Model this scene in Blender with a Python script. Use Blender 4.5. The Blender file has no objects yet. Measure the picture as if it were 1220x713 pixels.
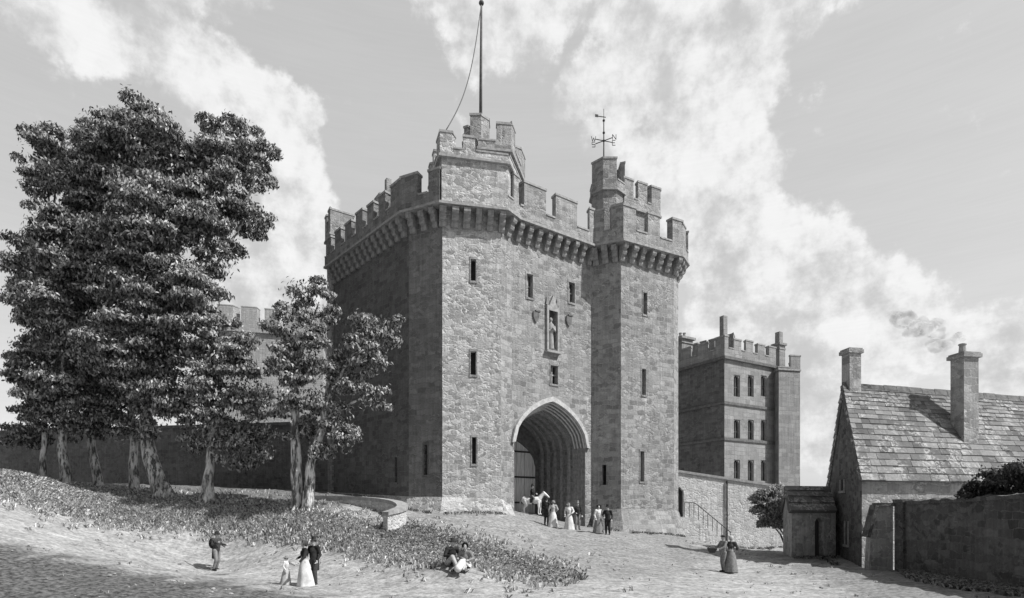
import bpy, bmesh, math, random
import numpy as np
from mathutils import Vector, Matrix
random.seed(7); RNG = np.random.default_rng(7)
sc = bpy.context.scene
COL = sc.collection
F, U0, V0, EYE = 684.0, 610.0, 610.0, 2.6     # lens in photo pixels, principal point, eye height (m)
PHI, ELEV = math.radians(67), math.radians(49)
SUN = Vector((math.sin(PHI)*math.cos(ELEV), -math.cos(PHI)*math.cos(ELEV), math.sin(ELEV)))

def W(u, v, d): return Vector(((u-U0)*d/F, d, EYE+(V0-v)*d/F))

# ------------------------------------------------------------------ object bookkeeping
ORG = {}
def link(o, parent=None, origin=None):
    COL.objects.link(o)
    if parent is not None:
        o.parent = parent; ORG[o.name] = ORG[parent.name].copy()
    else:
        ORG[o.name] = Vector(origin or (0,0,0))
    return o
def tag(o, label=None, cat=None, group=None, kind=None):
    if label: o['label'] = label
    if cat: o['category'] = cat
    if group: o['group'] = group
    if kind: o['kind'] = kind
    return o
def thing(name, loc, label, cat, group=None):
    o = bpy.data.objects.new(name, None); o.empty_display_size = .3
    o.location = loc
    link(o, None, loc)
    return tag(o, label, cat, group)
def dup(o, parent=None):
    c = o.copy(); COL.objects.link(c); c.parent = parent
    for ch in list(o.children): dup(ch, c)
    return c

class MB:
    def __init__(s): s.v=[]; s.f=[]
    def poly(s, pts):
        n=len(s.v); s.v += [tuple(p) for p in pts]; s.f.append(tuple(range(n,n+len(pts)))); return s
    def prism(s, pts, z0, z1, top=None):
        """footprint (x,y) counter-clockwise; z0,z1 numbers or per-point lists; top: another footprint for the upper ring"""
        n=len(pts); a=len(s.v)
        za=z0 if hasattr(z0,'__len__') else [z0]*n
        zb=z1 if hasattr(z1,'__len__') else [z1]*n
        tp=top or pts
        s.v += [(p[0],p[1],z) for p,z in zip(pts,za)]+[(p[0],p[1],z) for p,z in zip(tp,zb)]
        s.f.append(tuple(reversed(range(a,a+n)))); s.f.append(tuple(range(a+n,a+2*n)))
        for i in range(n):
            j=(i+1)%n; s.f.append((a+i,a+j,a+n+j,a+n+i))
        return s
    def box(s, c, size, rot=0.0, tilt=None):
        m = Matrix.Rotation(rot,4,'Z')
        if tilt is not None: m = m @ tilt
        a=len(s.v)
        for z in (-.5,.5):
            for x,y in ((-.5,-.5),(.5,-.5),(.5,.5),(-.5,.5)):
                s.v.append(tuple(Vector(c)+m@Vector((x*size[0],y*size[1],z*size[2]))))
        for f in ((3,2,1,0),(4,5,6,7),(0,1,5,4),(1,2,6,5),(2,3,7,6),(3,0,4,7)): s.f.append(tuple(a+i for i in f))
        return s
    def tube(s, pts, radii, n=8, caps=True):
        pts=[Vector(p) for p in pts]
        if not hasattr(radii,'__len__'): radii=[radii]*len(pts)
        a=len(s.v); prev=None
        for i,p in enumerate(pts):
            t=(pts[min(i+1,len(pts)-1)]-pts[max(i-1,0)]).normalized()
            if prev is None:
                ref=Vector((0,0,1)) if abs(t.z)<.9 else Vector((1,0,0))
                x=t.cross(ref).normalized()
            else:
                x=(prev-t*prev.dot(t)).normalized()
            prev=x; y=t.cross(x)
            for k in range(n):
                an=2*math.pi*k/n
                s.v.append(tuple(p+(x*math.cos(an)+y*math.sin(an))*radii[i]))
        m=len(pts)
        for i in range(m-1):
            for k in range(n):
                k2=(k+1)%n
                s.f.append((a+i*n+k,a+i*n+k2,a+(i+1)*n+k2,a+(i+1)*n+k))
        if caps:
            s.f.append(tuple(a+k for k in reversed(range(n)))); s.f.append(tuple(a+(m-1)*n+k for k in range(n)))
        return s
    def ball(s, c, r, seg=12, rings=8, rot=None):
        if not hasattr(r,'__len__'): r=(r,r,r)
        a=len(s.v); c=Vector(c)
        def q(x,y,z):
            w=Vector((x*r[0],y*r[1],z*r[2]))
            return tuple(c+(rot@w if rot else w))
        s.v.append(q(0,0,-1))
        for i in range(1,rings):
            th=-math.pi/2+math.pi*i/rings
            for k in range(seg):
                an=2*math.pi*k/seg
                s.v.append(q(math.cos(th)*math.cos(an),math.cos(th)*math.sin(an),math.sin(th)))
        s.v.append(q(0,0,1)); e=len(s.v)-1
        for k in range(seg):
            k2=(k+1)%seg
            s.f.append((a,a+1+k2,a+1+k))
            s.f.append((e,e-seg+k,e-seg+k2))
            for i in range(rings-2):
                b=a+1+i*seg
                s.f.append((b+k,b+k2,b+seg+k2,b+seg+k))
        return s
    def lathe(s, c, prof, n=16, sx=1, sy=1, closed=True):
        a=len(s.v)
        for r,z in prof:
            for k in range(n):
                an=2*math.pi*k/n
                s.v.append((c[0]+r*sx*math.cos(an),c[1]+r*sy*math.sin(an),c[2]+z))
        for i in range(len(prof)-1):
            for k in range(n):
                k2=(k+1)%n
                s.f.append((a+i*n+k,a+i*n+k2,a+(i+1)*n+k2,a+(i+1)*n+k))
        if closed:
            s.f.append(tuple(a+k for k in reversed(range(n)))); b=a+(len(prof)-1)*n
            s.f.append(tuple(b+k for k in range(n)))
        return s
    def mesh(s, name, off=Vector((0,0,0)), uv=True):
        me=bpy.data.meshes.new(name)
        me.from_pydata(s.v,[],s.f); me.update()
        if uv and len(s.f)<200000:
            L=me.uv_layers.new(name='UVMap')
            for p in me.polygons:
                n=p.normal
                if abs(n.z)<.97:
                    t=Vector((-n.y,n.x,0)).normalized(); b=n.cross(t)
                else: t=Vector((1,0,0)); b=Vector((0,1,0))
                for li in p.loop_indices:
                    q=me.vertices[me.loops[li].vertex_index].co
                    L.data[li].uv=(q.dot(t),q.dot(b))
        if off.length>0: me.transform(Matrix.Translation(-off))
        return me
    def build(s, name, mat, parent=None, smooth=False, origin=None, bevel=0, local=False):
        off = ORG[parent.name] if parent is not None else Vector(origin or (0,0,0))
        me=s.mesh(name, Vector((0,0,0)) if local else off)
        if mat: me.materials.append(mat)
        if smooth: me.polygons.foreach_set('use_smooth',[True]*len(me.polygons))
        o=bpy.data.objects.new(name,me)
        link(o,parent,off)
        if parent is None: o.location=off
        if bevel:
            m=o.modifiers.new('Bevel','BEVEL'); m.width=bevel; m.segments=1; m.limit_method='ANGLE'; m.angle_limit=math.radians(40)
        return o

# ------------------------------------------------------------------ materials (all greys: the place is known from a black and white plate)
def newmat(name):
    m=bpy.data.materials.new(name); m.use_nodes=True
    nt=m.node_tree; nt.nodes.clear()
    out=nt.nodes.new('ShaderNodeOutputMaterial'); b=nt.nodes.new('ShaderNodeBsdfPrincipled')
    nt.links.new(b.outputs[0],out.inputs[0])
    b.inputs['Roughness'].default_value=.9
    if 'Specular IOR Level' in b.inputs: b.inputs['Specular IOR Level'].default_value=.15
    return m,nt,b
def N(nt,t,**kw):
    n=nt.nodes.new(t)
    for k,v in kw.items():
        if hasattr(n,k) and k not in n.inputs: setattr(n,k,v)
        else: n.inputs[k].default_value=v
    return n
def mathn(nt,op,a,b=None,c=None,clamp=False):
    n=nt.nodes.new('ShaderNodeMath'); n.operation=op; n.use_clamp=clamp
    for i,x in enumerate((a,b,c)):
        if x is None: continue
        if isinstance(x,(int,float)): n.inputs[i].default_value=x
        else: nt.links.new(x,n.inputs[i])
    return n.outputs[0]
def mixf(nt,f,a,b):
    n=nt.nodes.new('ShaderNodeMix'); n.data_type='FLOAT'
    for i,x in zip((0,2,3),(f,a,b)):
        if isinstance(x,(int,float)): n.inputs[i].default_value=x
        else: nt.links.new(x,n.inputs[i])
    return n.outputs[0]
def ramp(nt,x,a,b):
    n=nt.nodes.new('ShaderNodeMapRange'); n.interpolation_type='SMOOTHSTEP'
    nt.links.new(x,n.inputs[0]); n.inputs[1].default_value=a; n.inputs[2].default_value=b
    return n.outputs[0]
def grey(nt,val):
    c=nt.nodes.new('ShaderNodeCombineColor')
    for i in range(3): nt.links.new(val,c.inputs[i])
    return c.outputs[0]
def scaled(nt,vec,s):
    n=nt.nodes.new('ShaderNodeMapping'); nt.links.new(vec,n.inputs[0]); n.inputs['Scale'].default_value=s
    return n.outputs[0]
def bumpto(nt,b,h,strength=.5,dist=.05):
    n=nt.nodes.new('ShaderNodeBump'); n.inputs['Strength'].default_value=strength; n.inputs['Distance'].default_value=dist
    nt.links.new(h,n.inputs['Height']); nt.links.new(n.outputs[0],b.inputs['Normal'])

def stone(name, base=.26, var=.10, mortar=.45, rubble=.5, bw=.66, rh=.31, hatch=.17, seed=0.0, weather=.35):
    """coursed rubble: squared blocks, patches of small rubble bedded in pale mortar, drip streaks, tooling lines"""
    m,nt,b=newmat(name)
    tc=nt.nodes.new('ShaderNodeTexCoord'); uv=tc.outputs['UV']
    off=N(nt,'ShaderNodeVectorMath',operation='ADD'); nt.links.new(uv,off.inputs[0]); off.inputs[1].default_value=(seed*3.7,seed*5.1,seed)
    uv=off.outputs[0]
    dn=N(nt,'ShaderNodeTexNoise',Scale=2.1,Detail=5.0,Roughness=.6); nt.links.new(uv,dn.inputs['Vector'])
    sub=N(nt,'ShaderNodeVectorMath',operation='SUBTRACT'); nt.links.new(dn.outputs['Color'],sub.inputs[0]); sub.inputs[1].default_value=(.5,.5,.5)
    scl=N(nt,'ShaderNodeVectorMath',operation='SCALE'); nt.links.new(sub.outputs[0],scl.inputs[0]); scl.inputs['Scale'].default_value=.40
    add=N(nt,'ShaderNodeVectorMath',operation='ADD'); nt.links.new(uv,add.inputs[0]); nt.links.new(scl.outputs[0],add.inputs[1])
    wuv=add.outputs[0]
    br=N(nt,'ShaderNodeTexBrick'); nt.links.new(wuv,br.inputs['Vector'])
    br.offset=.43; br.squash=.7; br.squash_frequency=3
    br.inputs['Scale'].default_value=1; br.inputs['Brick Width'].default_value=bw; br.inputs['Row Height'].default_value=rh
    br.inputs['Mortar Size'].default_value=.022; br.inputs['Mortar Smooth'].default_value=.3
    br.inputs['Color1'].default_value=(0,0,0,1); br.inputs['Color2'].default_value=(1,1,1,1); br.inputs['Mortar'].default_value=(.5,.5,.5,1)
    blockv=N(nt,'ShaderNodeSeparateColor'); nt.links.new(br.outputs['Color'],blockv.inputs[0])
    vo=N(nt,'ShaderNodeTexVoronoi',feature='DISTANCE_TO_EDGE',Scale=2.6); nt.links.new(scaled(nt,wuv,(1,1.7,1)),vo.inputs['Vector'])
    vc=N(nt,'ShaderNodeTexVoronoi',feature='F1',Scale=2.6); nt.links.new(scaled(nt,wuv,(1,1.7,1)),vc.inputs['Vector'])
    cellv=N(nt,'ShaderNodeSeparateColor'); nt.links.new(vc.outputs['Color'],cellv.inputs[0])
    pn=N(nt,'ShaderNodeTexNoise',Scale=.55,Detail=4.0,Roughness=.65); nt.links.new(uv,pn.inputs['Vector'])
    patch=ramp(nt,pn.outputs[0],.62-.3*rubble,.70-.3*rubble)
    brk=N(nt,'ShaderNodeTexNoise',Scale=3.3,Detail=4.0,Roughness=.7); nt.links.new(uv,brk.inputs['Vector'])
    gate_=ramp(nt,brk.outputs[0],.42,.60)
    rmort=mathn(nt,'MULTIPLY',mathn(nt,'SUBTRACT',1.0,ramp(nt,vo.outputs['Distance'],.02,.16)),gate_)
    mort=mixf(nt,patch,mathn(nt,'MULTIPLY',mathn(nt,'MULTIPLY',br.outputs['Fac'],.75),mathn(nt,'MULTIPLY_ADD',gate_,.7,.3)),rmort)
    block=mixf(nt,patch,blockv.outputs[0],cellv.outputs[0])
    tone=mathn(nt,'MULTIPLY_ADD',block,var*2,base-var)
    bl=N(nt,'ShaderNodeTexNoise',Scale=.22,Detail=5.0,Roughness=.6); nt.links.new(uv,bl.inputs['Vector'])
    tone=mathn(nt,'MULTIPLY',tone,mathn(nt,'MULTIPLY_ADD',bl.outputs[0],weather*2,1-weather))
    fn=N(nt,'ShaderNodeTexNoise',Scale=9.0,Detail=6.0,Roughness=.7); nt.links.new(uv,fn.inputs['Vector'])
    tone=mathn(nt,'MULTIPLY',tone,mathn(nt,'MULTIPLY_ADD',fn.outputs[0],.9,.55))
    st=N(nt,'ShaderNodeTexNoise',Scale=1.0,Detail=3.0); nt.links.new(scaled(nt,uv,(7,.35,1)),st.inputs['Vector'])
    tone=mathn(nt,'MULTIPLY',tone,mathn(nt,'MULTIPLY_ADD',st.outputs[0],hatch*5,1-hatch*2.5))
    tone=mixf(nt,mort,tone,mortar)
    nt.links.new(grey(nt,tone),b.inputs['Base Color'])
    h=mathn(nt,'ADD',mathn(nt,'MULTIPLY',mort,-.5),mathn(nt,'ADD',mathn(nt,'MULTIPLY',block,.3),mathn(nt,'MULTIPLY',fn.outputs[0],.6)))
    bumpto(nt,b,h,1.0,.09)
    return m
def plain(name, g, var=.25, scale=6.0, rough=.85, bump=.3, stretch=(1,1,1), dist=.02):
    m,nt,b=newmat(name)
    tc=nt.nodes.new('ShaderNodeTexCoord')
    n=N(nt,'ShaderNodeTexNoise',Scale=scale,Detail=5.0,Roughness=.65); nt.links.new(scaled(nt,tc.outputs['Object'],stretch),n.inputs['Vector'])
    t=mathn(nt,'MULTIPLY',mathn(nt,'MULTIPLY_ADD',ramp(nt,n.outputs[0],.25,.75),2*var,1-var),g)
    nt.links.new(grey(nt,t),b.inputs['Base Color']); b.inputs['Roughness'].default_value=rough
    if bump: bumpto(nt,b,n.outputs[0],bump,dist)
    return m
M={}
M['stone']=stone('gate_stone',.29,.10,.50,.45)
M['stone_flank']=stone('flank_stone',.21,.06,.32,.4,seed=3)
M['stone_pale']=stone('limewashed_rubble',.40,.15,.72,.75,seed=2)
M['stone_side']=stone('shade_stone',.15,.045,.24,.3,seed=4)  # darker castle stone: shade of the left-facing walls put into the colour
M['stone_curtain']=stone('curtain_stone',.16,.05,.24,.5,seed=5)
M['stone_hall']=stone('hall_ashlar',.29,.05,.34,.0,bw=.9,rh=.4,seed=6,weather=.25)
M['stone_wall']=stone('rubble_wall',.56,.09,.72,.8,seed=8)
M['stone_dark']=stone('old_garden_and_shade_stone',.12,.05,.2,.6,seed=10,weather=.5)
M['stone_cottage']=stone('cottage_stone',.36,.10,.6,.5,bw=.7,rh=.42,seed=12)
M['stone_far']=stone('far_stone',.36,.04,.40,.2,seed=14,weather=.2)
M['stone_corbel']=plain('corbel_stone',.27,.35,5.0)
M['trim_pale']=plain('pale_dressed_stone',.5,.25,5.0)
M['trim']=plain('dressed_stone',.33,.3,5.0)
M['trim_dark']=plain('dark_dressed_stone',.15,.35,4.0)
M['void']=plain('dark_opening',.03,.3,3.0,bump=0)
M['glass']=plain('dark_leaded_glass',.05,.5,3.0,rough=.3,bump=.1)
M['wood']=plain('oak_boards',.72,.35,3.0,stretch=(6,6,.3),bump=.5)
M['wood_dark']=plain('dark_boards',.07,.4,3.0,stretch=(6,6,.3),bump=.5)
M['iron']=plain('wrought_iron',.06,.3,8.0,rough=.6)
M['pole']=plain('painted_pole',.10,.3,4.0)
M['rope']=plain('rope',.16,.3,9.0)
M['lead']=plain('roof_lead',.2,.3,2.0)
M['skin']=plain('skin',.45,.08,20.0,bump=0)
M['black']=plain('black_cloth',.03,.6,5.0,bump=.2)
M['dark']=plain('dark_cloth',.06,.4,12.0,bump=.2)
M['mid']=plain('grey_cloth',.22,.3,12.0,bump=.2)
M['white']=plain('white_cotton',.62,.25,4.0,bump=.2)
M['pale']=plain('pale_cloth',.42,.3,4.0,bump=.2)
M['hide']=plain('white_horse_hide',.78,.12,5.0,bump=.1)
M['straw']=plain('straw',.42,.3,20.0)

def roofmat():
    m,nt,b=newmat('stone_slates')
    tc=nt.nodes.new('ShaderNodeTexCoord'); uv=tc.outputs['UV']
    dn=N(nt,'ShaderNodeTexNoise',Scale=2.0,Detail=3.0); nt.links.new(uv,dn.inputs['Vector'])
    sub=N(nt,'ShaderNodeVectorMath',operation='SUBTRACT'); nt.links.new(dn.outputs['Color'],sub.inputs[0]); sub.inputs[1].default_value=(.5,.5,.5)
    scl=N(nt,'ShaderNodeVectorMath',operation='SCALE'); nt.links.new(sub.outputs[0],scl.inputs[0]); scl.inputs['Scale'].default_value=.16
    add=N(nt,'ShaderNodeVectorMath',operation='ADD'); nt.links.new(uv,add.inputs[0]); nt.links.new(scl.outputs[0],add.inputs[1])
    oi=N(nt,'ShaderNodeAttribute'); oi.attribute_name='tone'
    fn=N(nt,'ShaderNodeTexNoise',Scale=7.0,Detail=6.0,Roughness=.7); nt.links.new(uv,fn.inputs['Vector'])
    li=N(nt,'ShaderNodeTexNoise',Scale=.7,Detail=3.0); nt.links.new(uv,li.inputs['Vector'])
    vo=N(nt,'ShaderNodeTexNoise',Scale=5.0,Detail=4.0,Roughness=.75); nt.links.new(add.outputs[0],vo.inputs['Vector'])
    lich=mathn(nt,'MULTIPLY',ramp(nt,li.outputs[0],.42,.6),ramp(nt,vo.outputs[0],.48,.56))
    tone=mathn(nt,'MULTIPLY',oi.outputs['Fac'],mathn(nt,'MULTIPLY_ADD',fn.outputs[0],1.0,.5))
    tone=mixf(nt,mathn(nt,'MULTIPLY',lich,.7),tone,.55)
    nt.links.new(grey(nt,tone),b.inputs['Base Color'])
    bumpto(nt,b,fn.outputs[0],.6,.04)
    return m
M['slate']=roofmat()
def barkmat():
    m,nt,b=newmat('bark')
    tc=nt.nodes.new('ShaderNodeTexCoord')
    n=N(nt,'ShaderNodeTexNoise',Scale=1.0,Detail=5.0,Roughness=.7); nt.links.new(scaled(nt,tc.outputs['Object'],(7,7,1.3)),n.inputs['Vector'])
    n2=N(nt,'ShaderNodeTexNoise',Scale=1.2,Detail=3.0); nt.links.new(tc.outputs['Object'],n2.inputs['Vector'])
    t=mixf(nt,ramp(nt,n.outputs[0],.42,.56),.10,mixf(nt,ramp(nt,n2.outputs[0],.3,.55),.42,.75))
    nt.links.new(grey(nt,t),b.inputs['Base Color']); bumpto(nt,b,n.outputs[0],1.0,.08)
    return m
M['bark']=barkmat()
def leafmat(name,trans=.35):
    m,nt,b=newmat(name)
    at=N(nt,'ShaderNodeAttribute'); at.attribute_name='tone'
    nt.links.new(grey(nt,at.outputs['Fac']),b.inputs['Base Color'])
    b.inputs['Roughness'].default_value=.6
    tr=nt.nodes.new('ShaderNodeBsdfTranslucent'); nt.links.new(grey(nt,at.outputs['Fac']),tr.inputs[0])
    mx=nt.nodes.new('ShaderNodeMixShader'); mx.inputs[0].default_value=trans
    nt.links.new(b.outputs[0],mx.inputs[1]); nt.links.new(tr.outputs[0],mx.inputs[2])
    out=[n for n in nt.nodes if n.type=='OUTPUT_MATERIAL'][0]; nt.links.new(mx.outputs[0],out.inputs[0])
    return m
M['leaf']=leafmat('foliage'); M['grass']=leafmat('grass_blades',.3)
def groundmat():
    m,nt,b=newmat('trodden_ground')
    tc=nt.nodes.new('ShaderNodeTexCoord'); ob=tc.outputs['Object']
    at=N(nt,'ShaderNodeAttribute'); at.attribute_name='turf_shade'  # weight of the dark turf and of the shade painted on the ground
    n1=N(nt,'ShaderNodeTexNoise',Scale=1.0,Detail=6.0,Roughness=.7); nt.links.new(scaled(nt,ob,(.9,1.6,1)),n1.inputs['Vector'])
    n2=N(nt,'ShaderNodeTexNoise',Scale=1.0,Detail=4.0,Roughness=.65); nt.links.new(scaled(nt,ob,(6.0,8.5,6)),n2.inputs['Vector'])
    n3=N(nt,'ShaderNodeTexNoise',Scale=.16,Detail=4.0); nt.links.new(ob,n3.inputs['Vector'])
    w=N(nt,'ShaderNodeTexWave',wave_type='BANDS',bands_direction='Y',Scale=.55,Distortion=11.0,Detail=4.0); w.inputs['Detail Scale'].default_value=1.3
    nt.links.new(ob,w.inputs['Vector'])
    t=mathn(nt,'MULTIPLY_ADD',ramp(nt,n2.outputs[0],.3,.7),.22,.225)
    t=mathn(nt,'MULTIPLY',t,mathn(nt,'MULTIPLY_ADD',ramp(nt,n1.outputs[0],.25,.75),.5,.76))
    t=mathn(nt,'MULTIPLY',t,mathn(nt,'MULTIPLY_ADD',n3.outputs[0],.5,.78))
    t=mathn(nt,'MULTIPLY',t,mathn(nt,'MULTIPLY_ADD',w.outputs['Fac'],.16,.92))
    turf_shade=mathn(nt,'MULTIPLY',ramp(nt,n2.outputs[0],.3,.7),.2)
    turf_shade=mathn(nt,'ADD',mathn(nt,'MULTIPLY',turf_shade,.8),.035)
    t=mixf(nt,at.outputs['Fac'],t,turf_shade)
    nt.links.new(grey(nt,t),b.inputs['Base Color'])
    h=mathn(nt,'ADD',mathn(nt,'MULTIPLY',w.outputs['Fac'],.25),mathn(nt,'ADD',n1.outputs[0],mathn(nt,'MULTIPLY',n2.outputs[0],.5)))
    bumpto(nt,b,h,.7,.10)
    return m
M['ground']=groundmat()

# ------------------------------------------------------------------ the ground
CP=[(258,680,25),(360,698,20.6),(867,682,26),(720,637,33),(684,632,34),(655,628,34.5),(635,613.5,38.5),(700,630,36.5),
    (530,612,32.0),(597,612,32.8),(740,635,35.8),(815,640,38.5),(858,651,39.6),(905,657,40.6),(945,664,30),(1027,677,26.3),(1070,681,25.3),(1150,693,21.5),(1220,706,18.6),
    (540,677,20.5),(10,566,30),(50,571,32),(78,580,33),(117,583,34),(158,585,34),(193,593,33),(243,597,31),(355,606,28.5),
    (10,620,24),(10,655,20),(10,690,17.5),(120,668,20),(250,640,28),(130,620,29),(440,596,34),(487,608,32.5),(400,600,31),(460,634,26.6),(410,614,28.3),
    (620,660,26),(600,690,20),(680,691,20),(750,665,28),(300,700,18.5),(480,700,19.3),(420,660,24.5),(850,700,20),(1000,700,21),(960,680,25),
    (470,657,23.8),(560,650,25),(640,640,30),(560,625,30),(800,655,32)]
P=[];H=[]
for u,v,d in CP:
    w=W(u,v,d); P.append((w.x,w.y)); H.append(w.z)
for x,y,h in [(-14,10,.0),(0,10,0),(14,10,0),(24,14,0),(0,0,0),(-25,0,.3),(25,0,0),(-30,20,4.2),(-40,35,5),(-30,45,4.6),(-15,46,4),(0,45,2.8),(12,46,1.6),(24,44,.6),(30,30,.1),(40,20,0),(-45,60,4.5),(0,60,2.6),(30,60,1),(0,-30,0),(-40,-20,1),(40,-20,0),(-22,38,4.3),(2,39,2.3),(4,42,2.2),(19,35,.2),(20,26,.1)]:
    P.append((x,y)); H.append(h)
P=np.array(P);H=np.array(H)
def kern(a,b): return np.sqrt(((a[:,None,:]-b[None,:,:])**2).sum(-1)+2.0)
Hm=H.mean(); A=kern(P,P); wts=np.linalg.solve(A+np.eye(len(P))*-.0,H-Hm)
def hgt_arr(xy):
    xy=np.atleast_2d(np.asarray(xy,float)); out=np.empty(len(xy))
    for i in range(0,len(xy),20000): out[i:i+20000]=kern(xy[i:i+20000],P)@wts+Hm
    r=np.maximum(np.abs(xy[:,0])-45,0)+np.maximum(xy[:,1]-62,0)+np.maximum(-30-xy[:,1],0)
    k=np.clip(r/40,0,1)
    return np.clip(out,-.6,6)*(1-k)+1.5*k*0+np.where(k>0,1.2*k,0)
def hgt(x,y): return float(hgt_arr([(x,y)])[0])
def inpoly(u,v,poly):
    ins=np.zeros(len(u),bool); n=len(poly)
    for i in range(n):
        x1,y1=poly[i]; x2,y2=poly[(i+1)%n]
        c=((y1>v)!=(y2>v))&(u<(x2-x1)*(v-y1)/(y2-y1+1e-9)+x1); ins^=c
    return ins
def proj(x,y,z): return U0+F*x/y, V0-F*(z-EYE)/y
BANK=[(-60,540),(8,560),(60,576),(190,596),(300,604),(360,608),(430,622),(460,634),(490,630),(560,648),(640,674),(690,692),(640,692),(580,680),(520,676),(470,666),(400,655),(330,642),(200,628),(100,618),(40,600),(8,592),(-60,580)]
BANKW=[Vector(((u-U0)/F,(V0-v)/F)) for u,v in BANK]
xs=np.concatenate([[-900,-500,-250,-140,-90,-65],np.arange(-48,48.1,.33),[65,90,140,250,500,900]])
ys=np.concatenate([[-500,-200,-90,-50,-30,-18,-8,0],np.arange(6,58,.33),[62,75,100,160,300,600,1000]])
X,Y=np.meshgrid(xs,ys); XY=np.stack([X.ravel(),Y.ravel()],1); Z=hgt_arr(XY)
# small swells and ruts of trodden earth
near=(np.abs(XY[:,0])<46)&(XY[:,1]>8)&(XY[:,1]<56)
Z+=near*(.03*np.sin(XY[:,0]*1.9+1.3*np.sin(XY[:,1]*.8))*np.sin(XY[:,1]*2.6+np.sin(XY[:,0]*.7))+.02*RNG.standard_normal(len(Z)))
me=bpy.data.meshes.new('ground'); nx,ny=len(xs),len(ys)
idx=np.arange(nx*ny).reshape(ny,nx)
faces=np.stack([idx[:-1,:-1],idx[:-1,1:],idx[1:,1:],idx[1:,:-1]],-1).reshape(-1,4)
me.from_pydata(np.column_stack([XY,Z]).tolist(),[],faces.tolist()); me.update()
me.polygons.foreach_set('use_smooth',[True]*len(me.polygons))
uu,vv=proj(XY[:,0],np.maximum(XY[:,1],1),Z)
ju,jv=uu+RNG.normal(0,9,len(uu)),vv+RNG.normal(0,6,len(uu))
turf_shade=(inpoly(ju,jv,BANK)&(XY[:,1]>12)).astype(float)
turf_shade=np.maximum(turf_shade,((XY[:,1]>28)&(XY[:,0]<-9)&(vv<612))*.8)
SHADE_RIGHT=[(880,655),(960,664),(1025,679),(1075,683),(1300,720),(1300,900),(1050,900),(1010,705)]  # shadow beside the garden wall, painted as darker ground
turf_shade=np.maximum(turf_shade,(inpoly(uu+RNG.normal(0,9,len(uu)),vv+RNG.normal(0,5,len(uu)),SHADE_RIGHT)&(XY[:,1]>8)&(XY[:,1]<34))*.5)
SHADE_LEFT=[(-80,630),(10,652),(90,668),(200,684),(330,702),(440,722),(440,900),(-300,900)]  # foreground cast shadow, painted with the dark turf colour
turf_shade=np.maximum(turf_shade,(inpoly(ju,jv,SHADE_LEFT)&(XY[:,1]>5)&(XY[:,1]<24))*1.0)
COURT=[(470,590),(560,600),(640,600),(830,640),(870,660),(800,690),(690,690),(560,648),(490,630)]
turf_shade=np.maximum(turf_shade,(inpoly(ju,jv,COURT)&(XY[:,1]>18)&(XY[:,1]<42))*.38)
T=turf_shade.reshape(ny,nx); T[1:-1,1:-1]=(T[1:-1,1:-1]*2+T[:-2,1:-1]+T[2:,1:-1]+T[1:-1,:-2]+T[1:-1,2:])/6; turf_shade=T.ravel()
a=me.attributes.new('turf_shade','FLOAT','POINT'); a.data.foreach_set('value',turf_shade.astype(np.float32))
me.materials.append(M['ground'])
g=bpy.data.objects.new('ground',me); link(g); tag(g,kind='structure')

# ------------------------------------------------------------------ walls
def seg(Pa,Q):
    Pa=Vector(Pa[:2]); Q=Vector(Q[:2]); t=(Q-Pa); L=t.length; t/=L
    return Pa,t,L,Vector((t.y,-t.x))           # outward normal, wall drawn left to right seen from outside
def on_wall(Pa,Q,u,v):
    Pa,t,L,n=seg(Pa,Q); k=(u-U0)/F
    s=(k*Pa.y-Pa.x)/(t.x-k*t.y); y=Pa.y+t.y*s
    return s, EYE+(V0-v)*y/F
def pt(Pa,t,s,n,o,z): q=Pa+t*s+n*o; return (q.x,q.y,z)
def panel(mb,Pa,Q,z0,z1,holes=(),inset=.35):
    Pa,t,L,n=seg(Pa,Q)
    ss=sorted({0,L}|{h[0] for h in holes}|{h[1] for h in holes}); zs=sorted({z0,z1}|{h[2] for h in holes}|{h[3] for h in holes})
    for i in range(len(ss)-1):
        for j in range(len(zs)-1):
            cs=(ss[i]+ss[i+1])/2; cz=(zs[j]+zs[j+1])/2
            if any(h[0]<cs<h[1] and h[2]<cz<h[3] for h in holes): continue
            mb.poly([pt(Pa,t,ss[i],n,0,zs[j]),pt(Pa,t,ss[i+1],n,0,zs[j]),pt(Pa,t,ss[i+1],n,0,zs[j+1]),pt(Pa,t,ss[i],n,0,zs[j+1])])
    for a,b,c,d in holes:
        i=-inset
        mb.poly([pt(Pa,t,a,n,0,c),pt(Pa,t,a,n,0,d),pt(Pa,t,a,n,i,d),pt(Pa,t,a,n,i,c)])
        mb.poly([pt(Pa,t,b,n,0,d),pt(Pa,t,b,n,0,c),pt(Pa,t,b,n,i,c),pt(Pa,t,b,n,i,d)])
        mb.poly([pt(Pa,t,a,n,0,d),pt(Pa,t,b,n,0,d),pt(Pa,t,b,n,i,d),pt(Pa,t,a,n,i,d)])
        mb.poly([pt(Pa,t,b,n,0,c),pt(Pa,t,a,n,0,c),pt(Pa,t,a,n,i,c),pt(Pa,t,b,n,i,c)])
def wbox(mb,Pa,Q,s0,s1,z0,z1,o0,o1):
    """a block on a wall: s along it, o outward"""
    Pa,t,L,n=seg(Pa,Q)
    c=[Pa+t*s0+n*o1,Pa+t*s1+n*o1,Pa+t*s1+n*o0,Pa+t*s0+n*o0]
    mb.prism([(p.x,p.y) for p in c],z0,z1)
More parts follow.
